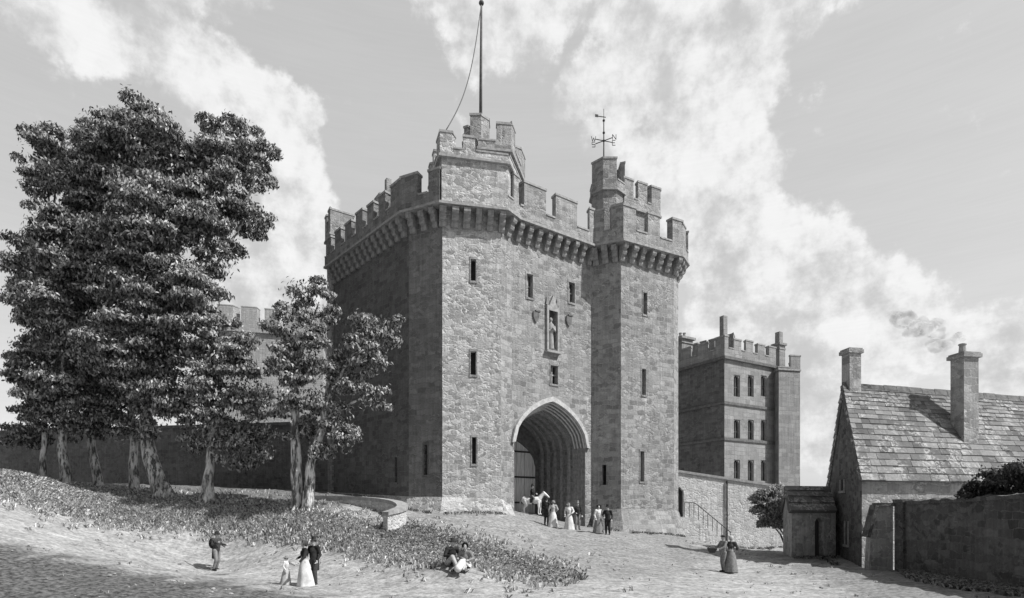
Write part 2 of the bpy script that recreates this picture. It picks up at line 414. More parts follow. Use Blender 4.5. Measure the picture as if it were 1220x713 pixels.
def offset_path(pts,o):
    """open path, offset to its outward (right) side with mitres"""
    out=[]
    pts=[Vector(p) for p in pts]
    for i,p in enumerate(pts):
        ns=[]
        if i>0: ns.append(seg(pts[i-1],p)[3])
        if i<len(pts)-1: ns.append(seg(p,pts[i+1])[3])
        if len(ns)==1: out.append(p+ns[0]*o)
        else:
            b=(ns[0]+ns[1]).normalized(); out.append(p+b*(o/max(.35,b.dot(ns[0]))))
    return out
def ring(mb,path,o0,o1,z0,z1):
    A=offset_path(path,o1); B=offset_path(path,o0)
    for i in range(len(path)-1):
        mb.prism([A[i],A[i+1],B[i+1],B[i]],z0,z1)
def slit(parent,Pa,Q,u,v0,v1,w,holes,frame=False):
    s,zt=on_wall(Pa,Q,u,v0); _,zb=on_wall(Pa,Q,u,v1)
    holes.append((s-w/2,s+w/2,zb,zt))
    return (Pa,Q,s,w,zb,zt,frame)
def add_slit(parent,spec,inset=.33):
    Pa,Q,s,w,zb,zt,frame=spec
    mb=MB(); wbox(mb,Pa,Q,s-w/2-.05,s+w/2+.05,zb-.05,zt+.05,-inset-.1,-inset)
    o=mb.build('window',M['void'],parent)
    fm=MB(); f=.07
    wbox(fm,Pa,Q,s-w/2-f,s-w/2,zb,zt,.003,.03); wbox(fm,Pa,Q,s+w/2,s+w/2+f,zb,zt,.003,.03)
    wbox(fm,Pa,Q,s-w/2-f,s+w/2+f,zt,zt+.13,.003,.035); wbox(fm,Pa,Q,s-w/2-f,s+w/2+f,zb-.12,zb,.003,.05)
    if frame:
        wbox(fm,Pa,Q,s-.04,s+.04,zb,zt,-inset+.02,-inset+.12); wbox(fm,Pa,Q,s-w/2,s-.042,zb+(zt-zb)*.5,zb+(zt-zb)*.5+.08,-inset+.02,-inset+.1)
        wbox(fm,Pa,Q,s+.042,s+w/2,zb+(zt-zb)*.5,zb+(zt-zb)*.5+.08,-inset+.02,-inset+.1)
    fm.build('frame',M['stone_side'] if Pa[0]<-4 else M['stone'],o)
    return o

# ------------------------------------------------------------------ the gatehouse
W1=(-12.85,41.27);W2=(-6.07,33.78);W3=(-3.98,32.8);W4=(-.635,33.51);W4b=(0,34.42);W5=(5.30,38.13);W6=(7.08,37.3);W7=(11.13,39.45);W8=(11.72,40.46);B1=(11.0,48.0);B2=(.25,50.5)
gate=thing('castle_gatehouse',(2.6,38.5,1.9),'great battlemented stone gatehouse with two towers flanking a pointed archway','gatehouse')
ZM=19.95
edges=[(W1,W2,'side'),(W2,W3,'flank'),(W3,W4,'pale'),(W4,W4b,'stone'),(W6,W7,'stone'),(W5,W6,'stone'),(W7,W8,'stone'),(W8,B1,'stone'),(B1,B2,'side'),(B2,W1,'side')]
slits={0:[(472,545,575,.28)],1:[(507,530,566,.26)],2:[(564,309,335,.30),(564,419,447,.32),(565,521,553,.26)],
       4:[(768.5,349,375,.34),(767,440,471,.34),(765,538,574,.34)],5:[(720,554,578,.28)]}
specs=[]
mats={'flank':MB(),'side':MB(),'pale':MB(),'stone':MB()}
for i,(a,b,k) in enumerate(edges):
    holes=[]
    for (u,v0,v1,w) in slits.get(i,[]): specs.append(slit(gate,a,b,u,v0,v1,w,holes))
    panel(mats[k],a,b,-.5,ZM-.05,holes)
mats['side'].build('wall',M['stone_side'],gate)['label']='gatehouse side wall in stone darkened to deepen its shade'
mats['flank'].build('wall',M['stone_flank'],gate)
mats['pale'].build('wall',M['stone_pale'],gate)['label']='pale tower front with white mortar'
# gate wall with the archway cut out
Pg,tg,Lg,ng=seg(W4b,W5)
SC,HW,ZS,ZA=3.02,2.86,6.8,9.5
def arch(hw,zs,za,n=12):
    """four-centred outline from left springing to right springing as (s,z)"""
    pts=[]
    for i in range(n+1):
        x=i/n; y=(1-(1-x)**2.3)**.62
        y=.74*math.sqrt(max(0,1-(1-x)**2))+.26*x
        pts.append((SC-hw+hw*x,zs+(za-zs)*y))
    return pts+[(2*SC-s,z) for s,z in reversed(pts[:-1])]
ap=arch(HW,ZS,ZA)
sb=mats['stone']
gh=[]
for (u,v0,v1,w) in [(631,327,355,.45),(681,337,361,.5),(660,436,458,.62)]: specs.append(slit(gate,W4b,W5,u,v0,v1,w,gh,True))
ns0,nz0=on_wall(W4b,W5,657.5,367); _,nz1=on_wall(W4b,W5,657.5,416)
NI=(ns0-.33,ns0+.33,nz1,nz0); gh.append(NI)
panel(sb,W4b,W5,9.9,ZM-.05,gh)
def gp(s,z,o=0): return pt(Pg,tg,s,ng,o,z)
for (s0,z0),(s1,z1) in zip(ap[:-1],ap[1:]): sb.poly([gp(s0,z0),gp(s1,z1),gp(s1,9.9),gp(s0,9.9)])
sb.poly([gp(0,-.5),gp(SC-HW,-.5),gp(SC-HW,9.9),gp(0,9.9)]); sb.poly([gp(SC+HW,-.5),gp(Lg,-.5),gp(Lg,9.9),gp(SC+HW,9.9)])
sb.build('wall',M['stone'],gate)
# niche back wall
mb=MB(); wbox(mb,W4b,W5,NI[0]-.05,NI[1]+.05,NI[2]-.05,NI[3]+.05,-.5,-.34); mb.build('niche',M['trim_dark'],gate)
for sp in specs: add_slit(gate,sp)
def full(hw,zs,za,n=12):
    a=arch(hw,zs,za,n); return [(a[0][0],-.3)]+a+[(a[-1][0],-.3)]
def strip(mb,A,oa,B,ob):
    for i in range(len(A)-1): mb.poly([gp(*A[i],oa),gp(*B[i],ob),gp(*B[i+1],ob),gp(*A[i+1],oa)])
# moulded orders of the arch stepping inward
cur=full(HW,ZS,ZA); o=0.0
for k in range(4):
    od=MB(); o2=o-.22; strip(od,cur,o,cur,o2); nxt=full(HW-.08*(k+1),ZS,ZA-.10*(k+1)); strip(od,cur,o2,nxt,o2); cur=nxt; o=o2
    roll=full(HW-.08*k-.03,ZS,ZA-.10*k-.04)
    rb=MB(); rb.tube([gp(s_,z_,o+.16) for s_,z_ in roll[1:-1]],.055,6); rb.build('arch_roll',M['trim_pale'],gate,smooth=True)
    od.build('arch_order',M['stone_corbel'],gate)
# passage: walls and vault, six metres deep
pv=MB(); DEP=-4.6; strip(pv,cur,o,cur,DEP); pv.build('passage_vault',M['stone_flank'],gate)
for k in range(5):
    rb=MB(); oo=-1.1-k*.72; a0=full(HW-.32,ZS,ZA-.40); a1=full(HW-.45,ZS,ZA-.54)
    strip(rb,a0,oo,a1,oo); strip(rb,a1,oo,a1,oo-.22); strip(rb,a1,oo-.22,a0,oo-.22); rb.build('vault_rib',M['stone_corbel'],gate)
# back wall with lower arch and oak doors
bk=MB(); outer=full(HW-.32,ZS,ZA-.40); inner=[(SC+(s-SC)*.94,z if z<0 else (z-.0)*.86) for s,z in outer]
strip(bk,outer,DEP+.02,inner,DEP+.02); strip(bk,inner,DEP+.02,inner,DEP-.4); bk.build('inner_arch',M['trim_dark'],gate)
dr=MB(); dw=HW*2-.64
for k in range(14):
    s0=SC-dw/2+dw*k/14; wbox(dr,W4b,W5,s0+.012,s0+dw/14-.012,-.2,8.6,DEP-.30,DEP-.24+.02*(k%2))
door=dr.build('gate_door',M['wood'],gate)
for z in (3.2,5.0,6.8):
    hb=MB(); wbox(hb,W4b,W5,SC-dw/2+.05,SC+dw/2-.05,z,z+.12,DEP-.215,DEP-.18); hb.build('iron_strap',M['iron'],door)
# hood mould and jamb shafts
hm=MB(); a0=arch(HW+.02,ZS,ZA+.02); a1=arch(HW+.26,ZS-.05,ZA+.32)
for (p,q) in ((0,.0),):
    strip(hm,a1,.004,a1,.2); strip(hm,a1,.2,a0,.2); strip(hm,a0,.2,a0,.004)
hm.build('hood_mould',M['trim_pale'],gate)
# niche canopy, pinnacles, sill
nc=MB(); a,b,c,d=NI
for s in (a-.16,b+.02):
    wbox(nc,W4b,W5,s,s+.14,c-.15,d+.1,.003,.16)
    p=Pg+tg*(s+.07)+ng*.08; nc.prism([(p.x-.09,p.y-.09),(p.x+.09,p.y-.09),(p.x+.09,p.y+.09),(p.x-.09,p.y+.09)],d+.1,d+.75,top=[(p.x-.01,p.y-.01),(p.x+.01,p.y-.01),(p.x+.01,p.y+.01),(p.x-.01,p.y+.01)])
wbox(nc,W4b,W5,a-.25,b+.25,c-.3,c-.152,.003,.28)
Pm=(a+b)/2
nc.poly([gp(a-.02,d-.25,.17),gp(b+.02,d-.25,.17),gp(b+.02,d,.17),gp(Pm,d+.75,.17),gp(a-.02,d,.17)])
nc.poly([gp(a-.02,d,.17),gp(Pm,d+.75,.17),gp(Pm,d+.75,.004),gp(a-.02,d,.004)]); nc.poly([gp(Pm,d+.75,.17),gp(b+.02,d,.17),gp(b+.02,d,.004),gp(Pm,d+.75,.004)])
nc.build('niche_canopy',M['trim'],gate)
# carved shields either side
for (u,v) in ((638,378),(677,383)):
    s,z=on_wall(W4b,W5,u,v); sh=MB()
    out=[(-.22,.3),(.22,.3),(.22,-.02),(.12,-.24),(0,-.36),(-.12,-.24),(-.22,-.02)]
    f_=[gp(s+x,z+y,.1) for x,y in out]; b_=[gp(s+x,z+y,.004) for x,y in out]
    sh.poly(list(reversed(f_)))
    for i in range(7): sh.poly([f_[i],f_[(i+1)%7],b_[(i+1)%7],b_[i]])
    wbox(sh,W4b,W5,s-.05,s+.3,z+.32,z+.42,.004,.14)
    sh.build('carved_shield',M['trim_dark'],gate)
# string where batter begins, and battered plinths
def batter(path,z0s,z1s,o):
    mb=MB(); A=offset_path(path,.04); B=offset_path(path,o)
    for i in range(len(path)-1):
        q=[(B[i].x,B[i].y,z0s[i]),(B[i+1].x,B[i+1].y,z0s[i+1]),(A[i+1].x,A[i+1].y,z1s[i+1]),(A[i].x,A[i].y,z1s[i])]
        mb.poly(q); mb.poly([q[3],q[2],(path[i+1][0],path[i+1][1],z1s[i+1]),(path[i][0],path[i][1],z1s[i])])
    for i,p in ((0,path[0]),(-1,path[-1])):
        q=[(p[0],p[1],z0s[i]),(B[i].x,B[i].y,z0s[i]),(A[i].x,A[i].y,z1s[i]),(p[0],p[1],z1s[i])]
        mb.poly(q if i==0 else list(reversed(q)))
    return mb
batter([W1,W2,W3,W4,(-.1,34.28)],[2.5,2,1.8,1.8,1.6],[4,3.5,3.45,3.35,3.0],.75).build('battered_plinth',M['stone_pale'],gate)
batter([(5.5,38.03),W6,W7,W8],[.8,.5,.2,0],[2.7,2.8,2.75,2.6],.95).build('battered_plinth',M['stone'],gate)
# corbel table
cb=MB()
prof=[(-.02,0),(.16,0),(.22,.12),(.22,.30),(.38,.34),(.44,.46),(.44,.64),(.58,.68),(.64,.80),(.64,1.02),(-.02,1.02)]
wd=.36
L=[(-wd/2,-o,z) for o,z in prof]; R=[(wd/2,-o,z) for o,z in prof]
cb.poly(L); cb.poly(list(reversed(R)))
for i in range(len(prof)):
    j=(i+1)%len(prof); cb.poly([L[j],L[i],R[i],R[j]])
cme=cb.mesh('corbel'); cme.materials.append(M['stone_corbel'])
path=[W1,W2,W3,W4,W4b,W5,W6,W7,W8,B1]
for i in range(len(path)-1):
    Pa,t,L_,n=seg(path[i],path[i+1]); k=max(1,round(L_/.74))
    if i==8: k=3; L_=2.4
    for j in range(k+(1 if i in (2,6) else 0)):
        s=L_*(j+.5)/k if i not in (2,6) else L_*(j)/k
        o=bpy.data.objects.new('corbel',cme); COL.objects.link(o); o.parent=gate
        p=Pa+t*s; o.location=Vector((p.x,p.y,ZM-1.1))-ORG[gate.name]; o.rotation_euler=(random.uniform(-.02,.02),0,math.atan2(t.y,t.x)+random.uniform(-.03,.03))
        sh_=random.uniform(.82,1.12); o.scale=(sh_,random.uniform(.86,1.04),random.uniform(.93,1.02))
# moulding and parapet
mo=MB(); ring(mo,path,.40,.74,ZM-.08,ZM+.06); ring(mo,path,-.02,.40,ZM-.09,ZM+.04); mo.build('string_moulding',M['trim'],gate)
ZSI,ZT=ZM+.78,ZM+2.25
A=offset_path(path,.64); Bq=offset_path(path,.18)
merl={0:[(.02,.10),(.16,.25),(.31,.40),(.46,.55),(.61,.69),(.75,.83),(.89,1.0)],1:[(0,.44),(.72,1.0)],3:[(.5,.9)],4:[(.055,.33),(.46,.75),(.93,1.0)],5:[(0,.35),(.6,1.0)],
      6:[(0,.2),(.40,.60),(.82,1.0)],7:[(0,.55)],8:[(.0,.12),(.2,.32),(.42,.55)]}
def lerp(a,b,t): return a+(b-a)*t
def battlement(edge_list,z0,zs,zt,mat,parent,name='parapet',cap=.13,capo=.045,jit=.09):
    """edge_list: (A0,A1,B0,B1,[(t0,t1)...]) outer and inner lines"""
    mb=MB(); cm=MB()
    for A0,A1,B0,B1,ml in edge_list:
        A0,A1,B0,B1=map(Vector,(A0,A1,B0,B1))
        mb.prism([A0,A1,B1,B0],z0,zs)
        t_=(A1-A0); Le=t_.length; t_/=Le; n=Vector((t_.y,-t_.x))
        last=0.0; spans=[]
        for a,b in ml:
            dz=random.uniform(-jit,jit)
            mb.prism([lerp(A0,A1,a),lerp(A0,A1,b),lerp(B0,B1,b),lerp(B0,B1,a)],zs-.002,zt+dz)
            e=.05/Le
            q=[lerp(A0,A1,a-e)+n*capo,lerp(A0,A1,b+e)+n*capo,lerp(B0,B1,b+e)-n*capo,lerp(B0,B1,a-e)-n*capo]
            cm.prism(q,zt+dz,zt+dz+cap)
            if a>last+.001: spans.append((last,a))
            last=b
        if last<.999: spans.append((last,1.0))
        for a,b in spans:
            e=.055/Le
            if b-a<3*e: continue
            q=[lerp(A0,A1,a+e)+n*capo,lerp(A0,A1,b-e)+n*capo,lerp(B0,B1,b-e)-n*capo,lerp(B0,B1,a+e)-n*capo]
            cm.prism(q,zs+.002,zs+.1)
    nf=len(mb.f); k=len(mb.v); mb.v+=cm.v; mb.f+=[tuple(i+k for i in f) for f in cm.f]
    o=mb.build(name,mat,parent); o.data.materials.append(M['trim'])
    for i in range(nf,len(mb.f)): o.data.polygons[i].material_index=1
    return o
ez=[(A[i],A[i+1],Bq[i],Bq[i+1],merl.get(i,[])) for i in range(len(path)-1)]
battlement([ez[i] for i in (0,1)],ZM+.06,ZSI-.1,ZT-.38,M['stone_flank'],gate)
battlement([ez[i] for i in (3,4,5,6,7,8)],ZM+.06,ZSI,ZT,M['stone'],gate)
rf=MB(); rf.poly([(x,y,ZM-.1) for x,y in [W1,W2,W3,W4,W4b,W5,W6,W7,W8,B1,B2]]); rf.build('roof',M['lead'],gate)
def turret(poly,z0,zst,zs,zt,merls,mat,name,parent=gate,out=.12,th=.4):
    """poly counter-clockwise seen from above; merls: per edge list of spans"""
    n=len(poly); c=sum((Vector(p) for p in poly),Vector((0,0)))/n
    mb=MB(); mb.prism(poly,z0,zst)
    o=mb.build(name,mat,parent)
    def ofs(d):
        r=[]
        for i in range(n):
            p=Vector(poly[i]); n0=seg(poly[i-1],p)[3]; n1=seg(p,poly[(i+1)%n])[3]
            b=(n0+n1).normalized(); r.append(p+b*(d/max(.35,b.dot(n0))))
        return r
    Ao=ofs(out); Bi=ofs(out-th); S=ofs(out+.07)
    st=MB(); st.prism(S,zst,zst+.14); st.build('string_moulding',M['trim'],o)
    par=battlement([(Ao[i],Ao[(i+1)%n],Bi[i],Bi[(i+1)%n],merls[i]) for i in range(n)],zst+.14,zs,zt,mat,o,'battlement',capo=.035)
    # keep coping two levels deep at most
    for ch in list(par.children): ch.parent=o
    return o
def fr(k,g_=.5):  # k merlons evenly over an edge
    w=1/(k+(k-1)*g_) if k>1 else 1
    return [(i*w*(1+g_),i*w*(1+g_)+w) for i in range(k)]
T1=offset_path(path,.66)
f1,f2=T1[2]+Vector((.12,.05)),T1[3]
bk1=Vector((.55,35.9)); bk0=Vector((-4.95,35.2))
mid=f1+(f2-f1)*.60
turret([bk0,f1,f2,bk1],ZM+.05,22.45,22.95,23.75,[[(0,.1),(.35,.48),(.72,1)],[(0,.17),(.33,.50)],[],[(.2,.5)]],M['stone_pale'],'turret')
# raised right part of that turret
r1=f1+(f2-f1)*.57+Vector((0.0,.18)); r2=f2+Vector((.12,.1))
turret([r1+Vector((-.3,2.0)),r1,r2,bk1+Vector((.1,.1))],22.6,23.2,23.75,24.8,[[(.0,.3)],[(.56,1.0)],[(0,.25),(.7,1)],[(.2,.6)]],M['stone'],'turret')
def octo(c,r,a0=22.5): return [(c[0]+r*math.cos(math.radians(a0+45*i)),c[1]+r*math.sin(math.radians(a0+45*i))) for i in range(8)]
turret(octo((-2.15,34.7),.78),22.8,24.6,25.1,26.0,[[(0,.99)] if i in (1,2,5,6,7,0) else [] for i in range(8)],M['stone'],'stair_turret',th=.25,out=.06)
turret(octo((6.62,39.9),1.12),ZM-.1,24.35,25.05,26.45,[[(0,.99)] if i in (4,5,0,1,7) else [] for i in range(8)],M['stone'],'stair_turret',th=.28,out=.1)
q0=Vector((7.75,39.6)); ta=Vector((.883,.469)); tb=Vector((-.469,.883))
turret([q0,q0+ta*3.05,q0+ta*3.05+tb*2.6,q0+tb*2.6],ZM-.1,23.55,24.3,25.5,[fr(3),[(0,.3),(.6,1)],fr(2),[(0,.3),(.6,1)]],M['stone'],'turret')
q0=Vector((-12.93,41.15)); ta=Vector((.819,.574)); tb=Vector((-.5,.866))
turret([q0,q0+ta*3.7,q0+ta*3.7+tb*1.5,q0+tb*1.5],-.5,22.4,23.05,24.2,[[(0,.44),(.58,1)],[(0,.3),(.6,1)],[(0,.4)],[(0,.3),(.6,1)]],M['stone'],'turret')
ch=MB(); c=W(458,238,39.5); ch.box((c.x,c.y,22),(1.1,1.0,4.4),.6); ch.box((c.x+.25,c.y,24.8),(.35,.35,1.3),.6); ch.build('chimney',M['stone'],gate)

# statue in the niche
sp=Pg+tg*Pm+ng*-.12
st=thing('statue',(sp.x,sp.y,nz1),'weathered stone robed figure standing in the canopied niche over the archway','statue')
sb2=MB(); c=Vector((sp.x,sp.y,nz1))
sb2.lathe(c,[(.20,0),(.22,.05),(.19,.5),(.17,1.0),(.23,1.35),(.20,1.55),(.08,1.68),(.08,1.74)],12,1,.8); sb2.ball(c+Vector((0,0,1.86)),(.12,.13,.15))
sb2.tube([c+Vector((-.22,0,1.45)),c+Vector((-.26,-.1,1.1)),c+Vector((-.05,-.2,1.15))],[.08,.07,.06]); sb2.tube([c+Vector((.22,0,1.45)),c+Vector((.27,-.1,1.1)),c+Vector((.12,-.22,1.3))],[.08,.07,.06])
sb2.build('figure',M['trim'],st,smooth=True); mb=MB(); mb.box(c+Vector((0,0,.0)),(.5,.36,.06),math.atan2(tg.y,tg.x)); mb.build('base',M['trim_dark'],st)

# flagpole with its rope, weather vane
fp=thing('flagpole',(-2.15,34.7,25.2),'tall bare flagpole with slack halyard above the left tower','flagpole')
top=W(573,4,34.7).z
mb=MB(); mb.tube([(-1.9,34.7,24.9),(-1.88,34.7,top-4),(-1.85,34.7,top)],[.11,.085,.06],10); pole=mb.build('pole',M['pole'],fp,smooth=True)
mb=MB(); mb.lathe((-1.85,34.7,top),[(.14,-.06),(.16,.0),(.14,.08),(.03,.12)],12); mb.build('truck_cap',M['pole'],pole)
e=W(531,156,33.0); s_=Vector((-1.86,34.65,top-.15)); pts=[]
for i in range(21):
    t=i/20; p=s_.lerp(e,t); p=p+Vector((.38*math.sin(math.pi*t)*.6,0,-.9*math.sin(math.pi*t))); pts.append(p)
mb=MB(); mb.tube(pts,.028,6); mb.build('halyard',M['rope'],fp,smooth=True)
wv=thing('weather_vane',(6.6,39.9,25.0),'iron weather vane with lettered compass arms on the slim right turret','weather vane')
zt=W(716,143,39.4).z; zc=W(716,168,39.4).z; cx,cy=6.3,39.4
mb=MB(); mb.tube([(cx,cy,24.6),(cx,cy,zt)],[.055,.035],8); mb.build('spindle',M['iron'],wv,smooth=True)
for z in (zc,zc+.55,zt-.05):
    mb=MB(); mb.ball((cx,cy,z),.09); mb.build('knob',M['iron'],wv,smooth=True)
mb=MB()
dirs={'W':Vector((-.96,-.28,0)),'E':Vector((.96,.28,0)),'N':Vector((.85,-.53,0)),'S':Vector((-.85,.53,0))}
for k,d in dirs.items(): mb.tube([Vector((cx,cy,zc)),Vector((cx,cy,zc))+d*.62],.028,6)
mb.build('compass_arm',M['iron'],wv)
LET={'W':[(-.5,1,-.25,0),(-.25,0,0,.7),(0,.7,.25,0),(.25,0,.5,1)],'N':[(-.4,0,-.4,1),(-.4,1,.4,0),(.4,0,.4,1)],'E':[(-.35,0,-.35,1),(-.35,1,.35,1),(-.35,.5,.25,.5),(-.35,0,.35,0)],
     'S':[(.35,1,-.35,1),(-.35,1,-.35,.5),(-.35,.5,.35,.5),(.35,.5,.35,0),(.35,0,-.35,0)]}
for k,d in dirs.items():
    c=Vector((cx,cy,zc-.17))+d*.76; mb=MB()
    for x0,y0,x1,y1 in LET[k]:
        mb.tube([c+Vector((x0*.3,0,y0*.34)),c+Vector((x1*.3,0,y1*.34))],.022,6)
    mb.build('letter',M['iron'],wv)
mb=MB(); mb.box((cx-.2,cy,zt+.22),(.7,.03,.05),.2); mb.box((cx-.5,cy-.06,zt+.24),(.22,.03,.17),.2); mb.tube([(cx,cy,zt-.05),(cx,cy,zt+.75)],.02,6); mb.build('vane_arrow',M['iron'],wv)

# ------------------------------------------------------------------ the castle hall, right
hall=thing('castle_hall',(20,54,.5),'three storey battlemented stone hall with lancet windows, right of the gatehouse','castle building')
C0=Vector((19.24,52.0)); hd=Vector((.866,.5)); C1=C0+hd*7.15; lb=Vector((-.5,.866)); CL=C0+lb*13
zc_=2.6+182*52/F
hs=MB(); holes=[]; wins=[]
for v in (460,513,561):
    for u in (878,894.5,910):
        s,z=on_wall(C0,C1,u,v); holes.append((s-.42,s+.42,z-1.0,z+1.0)); wins.append((s,z))
panel(hs,C0,C1,-.5,zc_,holes,inset=.4); panel(hs,C1,C1+lb*10,-.5,zc_); 
hs.build('wall',M['stone_hall'],hall)
hs=MB(); panel(hs,CL,C0,-.5,zc_); hs.build('wall',M['stone_side'],hall)  # left face takes the stone with shade in its colour
mb=MB(); mb.poly([(C0.x,C0.y,zc_-.01),(C1.x,C1.y,zc_-.01),((C1+lb*10).x,(C1+lb*10).y,zc_-.01),(CL.x,CL.y,zc_-.01)]); mb.build('roof',M['lead'],hall)
for v in (480,523):
    z=2.6+(610-v)*52/F; mb=MB(); ring(mb,[CL,C0,C1],.004,.12,z-.12,z+.12); mb.build('string_course',M['trim_dark'],hall)
mb=MB(); ring(mb,[CL,C0,C1],.0,.26,zc_,zc_+.25); mb.build('cornice',M['trim_dark'],hall)
pa=offset_path([CL,C0,C1],.14); pb=offset_path([CL,C0,C1],-.3)
battlement([(pa[0],pa[1],pb[0],pb[1],[(.0,.2),(.45,.53),(.6,.70),(.76,.86),(.92,1.0)]),(pa[1],pa[2],pb[1],pb[2],[(0,.07),(.17,.31),(.40,.54),(.63,.77),(.86,1)])],zc_+.25,zc_+1.0,zc_+1.95,M['stone_hall'],hall)
proto=None
def lancet(w,h):
    """stone plate with pointed light, centre at origin, in xz plane facing -y"""
    n=7; top=[]
    for i in range(n+1):
        x=i/n; top.append((-w*.42+w*.42*x, h*.5-.06-(h*.18)*(1-(1-(1-x)**2)**.5)))
    op=[(-w*.42,-h/2+.06)]+top+[(-x,z) for x,z in reversed(top[:-1])]+[(w*.42,-h/2+.06)]
    mb=MB(); 
    def oz(p):
        x,z=p
        return (max(-w/2,min(w/2,x*1.4)), h/2 if z>h*.15 else (-h/2 if z<-h/2+.2 else z))
    m=len(op)
    for i in range(m):
        a,b=op[i],op[(i+1)%m]; A_,B_=oz(a),oz(b)
        mb.poly([(A_[0],0,A_[1]),(B_[0],0,B_[1]),(b[0],0,b[1]),(a[0],0,a[1])][::-1])
        mb.poly([(a[0],0,a[1]),(b[0],0,b[1]),(b[0],.18,b[1]),(a[0],.18,a[1])][::-1])
    return mb
fr_=lancet(.9,2.06); rot=math.atan2(hd.y,hd.x)
for s,z in wins:
    p=C0+hd*s-Vector((hd.y,-hd.x))*.08
    if proto is None:
        w=bpy.data.objects.new('window',fr_.mesh('window')); w.data.materials.append(M['trim']); COL.objects.link(w); w.parent=hall; ORG[w.name]=Vector()
        pm=MB(); pm.box((0,.22,0),(.9,.04,2.1)); pn=pm.build('pane',M['glass'],w,local=True)
        mm=MB(); mm.box((0,.15,-.1),(.06,.08,1.8)); mm.box((0,.15,-.1),(.5,.05,.05)); mm.build('mullion',M['trim_dark'],w,local=True)
        proto=w
    else: w=dup(proto,hall)
    w.location=Vector((p.x,p.y,z))-ORG[hall.name]; w.rotation_euler=(0,0,rot)
# right corner tower of the hall
tw=[(25.28,54.4),(27.55,54.9),(27.9,57.5),(25.5,57.5)]
mb=MB(); mb.prism(tw,-.5,16.0); mb.build('corner_tower',M['stone_hall'],hall)
turret(tw,15.9,16.05,16.3,17.35,[[(.55,1)],[(0,.4),(.7,1)],[],[]],M['stone_hall'],'battlement_stage',parent=hall,out=.02,th=.3)
def stack(c,w,z0,z1,parent,pots=0,cap=True,mat=None,rot=0.5):
    mb=MB(); mb.box((c[0],c[1],(z0+z1)/2),(w,w*.9,z1-z0),rot); 
    if cap: mb.box((c[0],c[1],z1+.1),(w*1.3,w*1.2,.22),rot); mb.box((c[0],c[1],z1-.35),(w*1.12,w*1.02,.12),rot)
    o=mb.build('chimney',mat or M['stone_hall'],parent)
    for i in range(pots):
        p=MB(); p.lathe((c[0]+(i-(pots-1)/2)*.4,c[1],z1+.2),[(.16,0),(.13,.5),(.17,.56),(.17,.62)],10); p.build('chimney_pot',M['trim'],o)
    return o
q=W(928,430,56.5); stack((q.x,q.y),.85,15.5,18.9,hall); 
mb=MB(); mb.box((q.x,q.y,19.6),(.5,.5,1.3),.5); mb.build('chimney',M['stone_hall'],hall)
# set-back upper stage with chimneys
u0=W(826,400,60); u1=W(872,395,56.5)
up=[(u0.x,u0.y),(u1.x,u1.y),(u1.x+1.5,u1.y+3),(u0.x+1.5,u0.y+3)]
turret(up,16,18.6,19.2,20.0,[fr(5),fr(2),[],[]],M['stone_hall'],'upper_stage',parent=hall,out=.15,th=.35)
q=W(862,395,57); stack((q.x,q.y),.55,19,22.0,hall,cap=False)
q=W(813,395,58.5); stack((q.x,q.y),1.5,16,20.0,hall,pots=2)

# retaining wall, steps, railing
ra=Vector((11.6,41.0)); rbv=Vector((20.3,41.9))
rw=thing('retaining_wall',(15,39.5,.2),'pale rubble retaining wall with small arched doorway below the castle hall','wall')
mb=MB(); hl=[]; s,zt_=on_wall(ra,rbv,809.5,580); _,zb_=on_wall(ra,rbv,809.5,616); DS=(s-.32,s+.32,zb_,zt_)
Pr,tr,Lr,nr=seg(ra,rbv)
def rp(s,z,o=0): return pt(Pr,tr,s,nr,o,z)
def ztop(s): return 5.45+(4.25-5.45)*s/Lr
a_,b_,c_,d_=DS
pts_=[0,a_,(a_+b_)/2,b_]+list(np.linspace(b_+.6,Lr,7))
for i in range(len(pts_)-1):
    s0,s1=pts_[i],pts_[i+1]
    if a_-.01<=s0<b_-.01:
        zz=[d_-.35,d_] if i==1 else [d_,d_-.35]
        mb.poly([rp(s0,zz[0]),rp(s1,zz[1]),rp(s1,ztop(s1)),rp(s0,ztop(s0))]); mb.poly([rp(s0,-.5),rp(s1,-.5),rp(s1,c_),rp(s0,c_)])
        mb.poly([rp(s0,zz[0]),rp(s0,zz[0],-.4),rp(s1,zz[1],-.4),rp(s1,zz[1])])
    else: mb.poly([rp(s0,-.5),rp(s1,-.5),rp(s1,ztop(s1)),rp(s0,ztop(s0))])
mb.poly([rp(a_,c_),rp(a_,d_-.35),rp(a_,d_-.35,-.4),rp(a_,c_,-.4)]); mb.poly([rp(b_,d_-.35),rp(b_,c_),rp(b_,c_,-.4),rp(b_,d_-.35,-.4)])
mb.poly([rp(0,-.5,-.6),rp(0,ztop(0),-.6),rp(Lr,ztop(Lr),-.6),rp(Lr,-.5,-.6)]); mb.poly([rp(0,ztop(0)),rp(Lr,ztop(Lr)),rp(Lr,ztop(Lr),-.6),rp(0,ztop(0),-.6)]); mb.poly([rp(Lr,-.5),rp(Lr,-.5,-.6),rp(Lr,ztop(Lr),-.6),rp(Lr,ztop(Lr))])
mb.build('masonry',M['stone_wall'],rw)
mb=MB(); c=[rp(0,0,.1),rp(Lr,0,.1),rp(Lr,0,-.65),rp(0,0,-.65)]
mb.prism([(p[0],p[1]) for p in c],[ztop(0)+.003,ztop(Lr)+.003]*1+[ztop(Lr)+.003,ztop(0)+.003],[ztop(0)+.17,ztop(Lr)+.17,ztop(Lr)+.17,ztop(0)+.17]); mb.build('coping',M['trim'],rw)
mb=MB()
for k in range(4):
    s0=a_-.05+(b_-a_+.1)*k/4; wbox(mb,ra,rbv,s0+.008,s0+(b_-a_+.1)/4-.008,c_,d_,-.36,-.30+.015*(k%2))
mb.build('door',M['wood_dark'],rw)
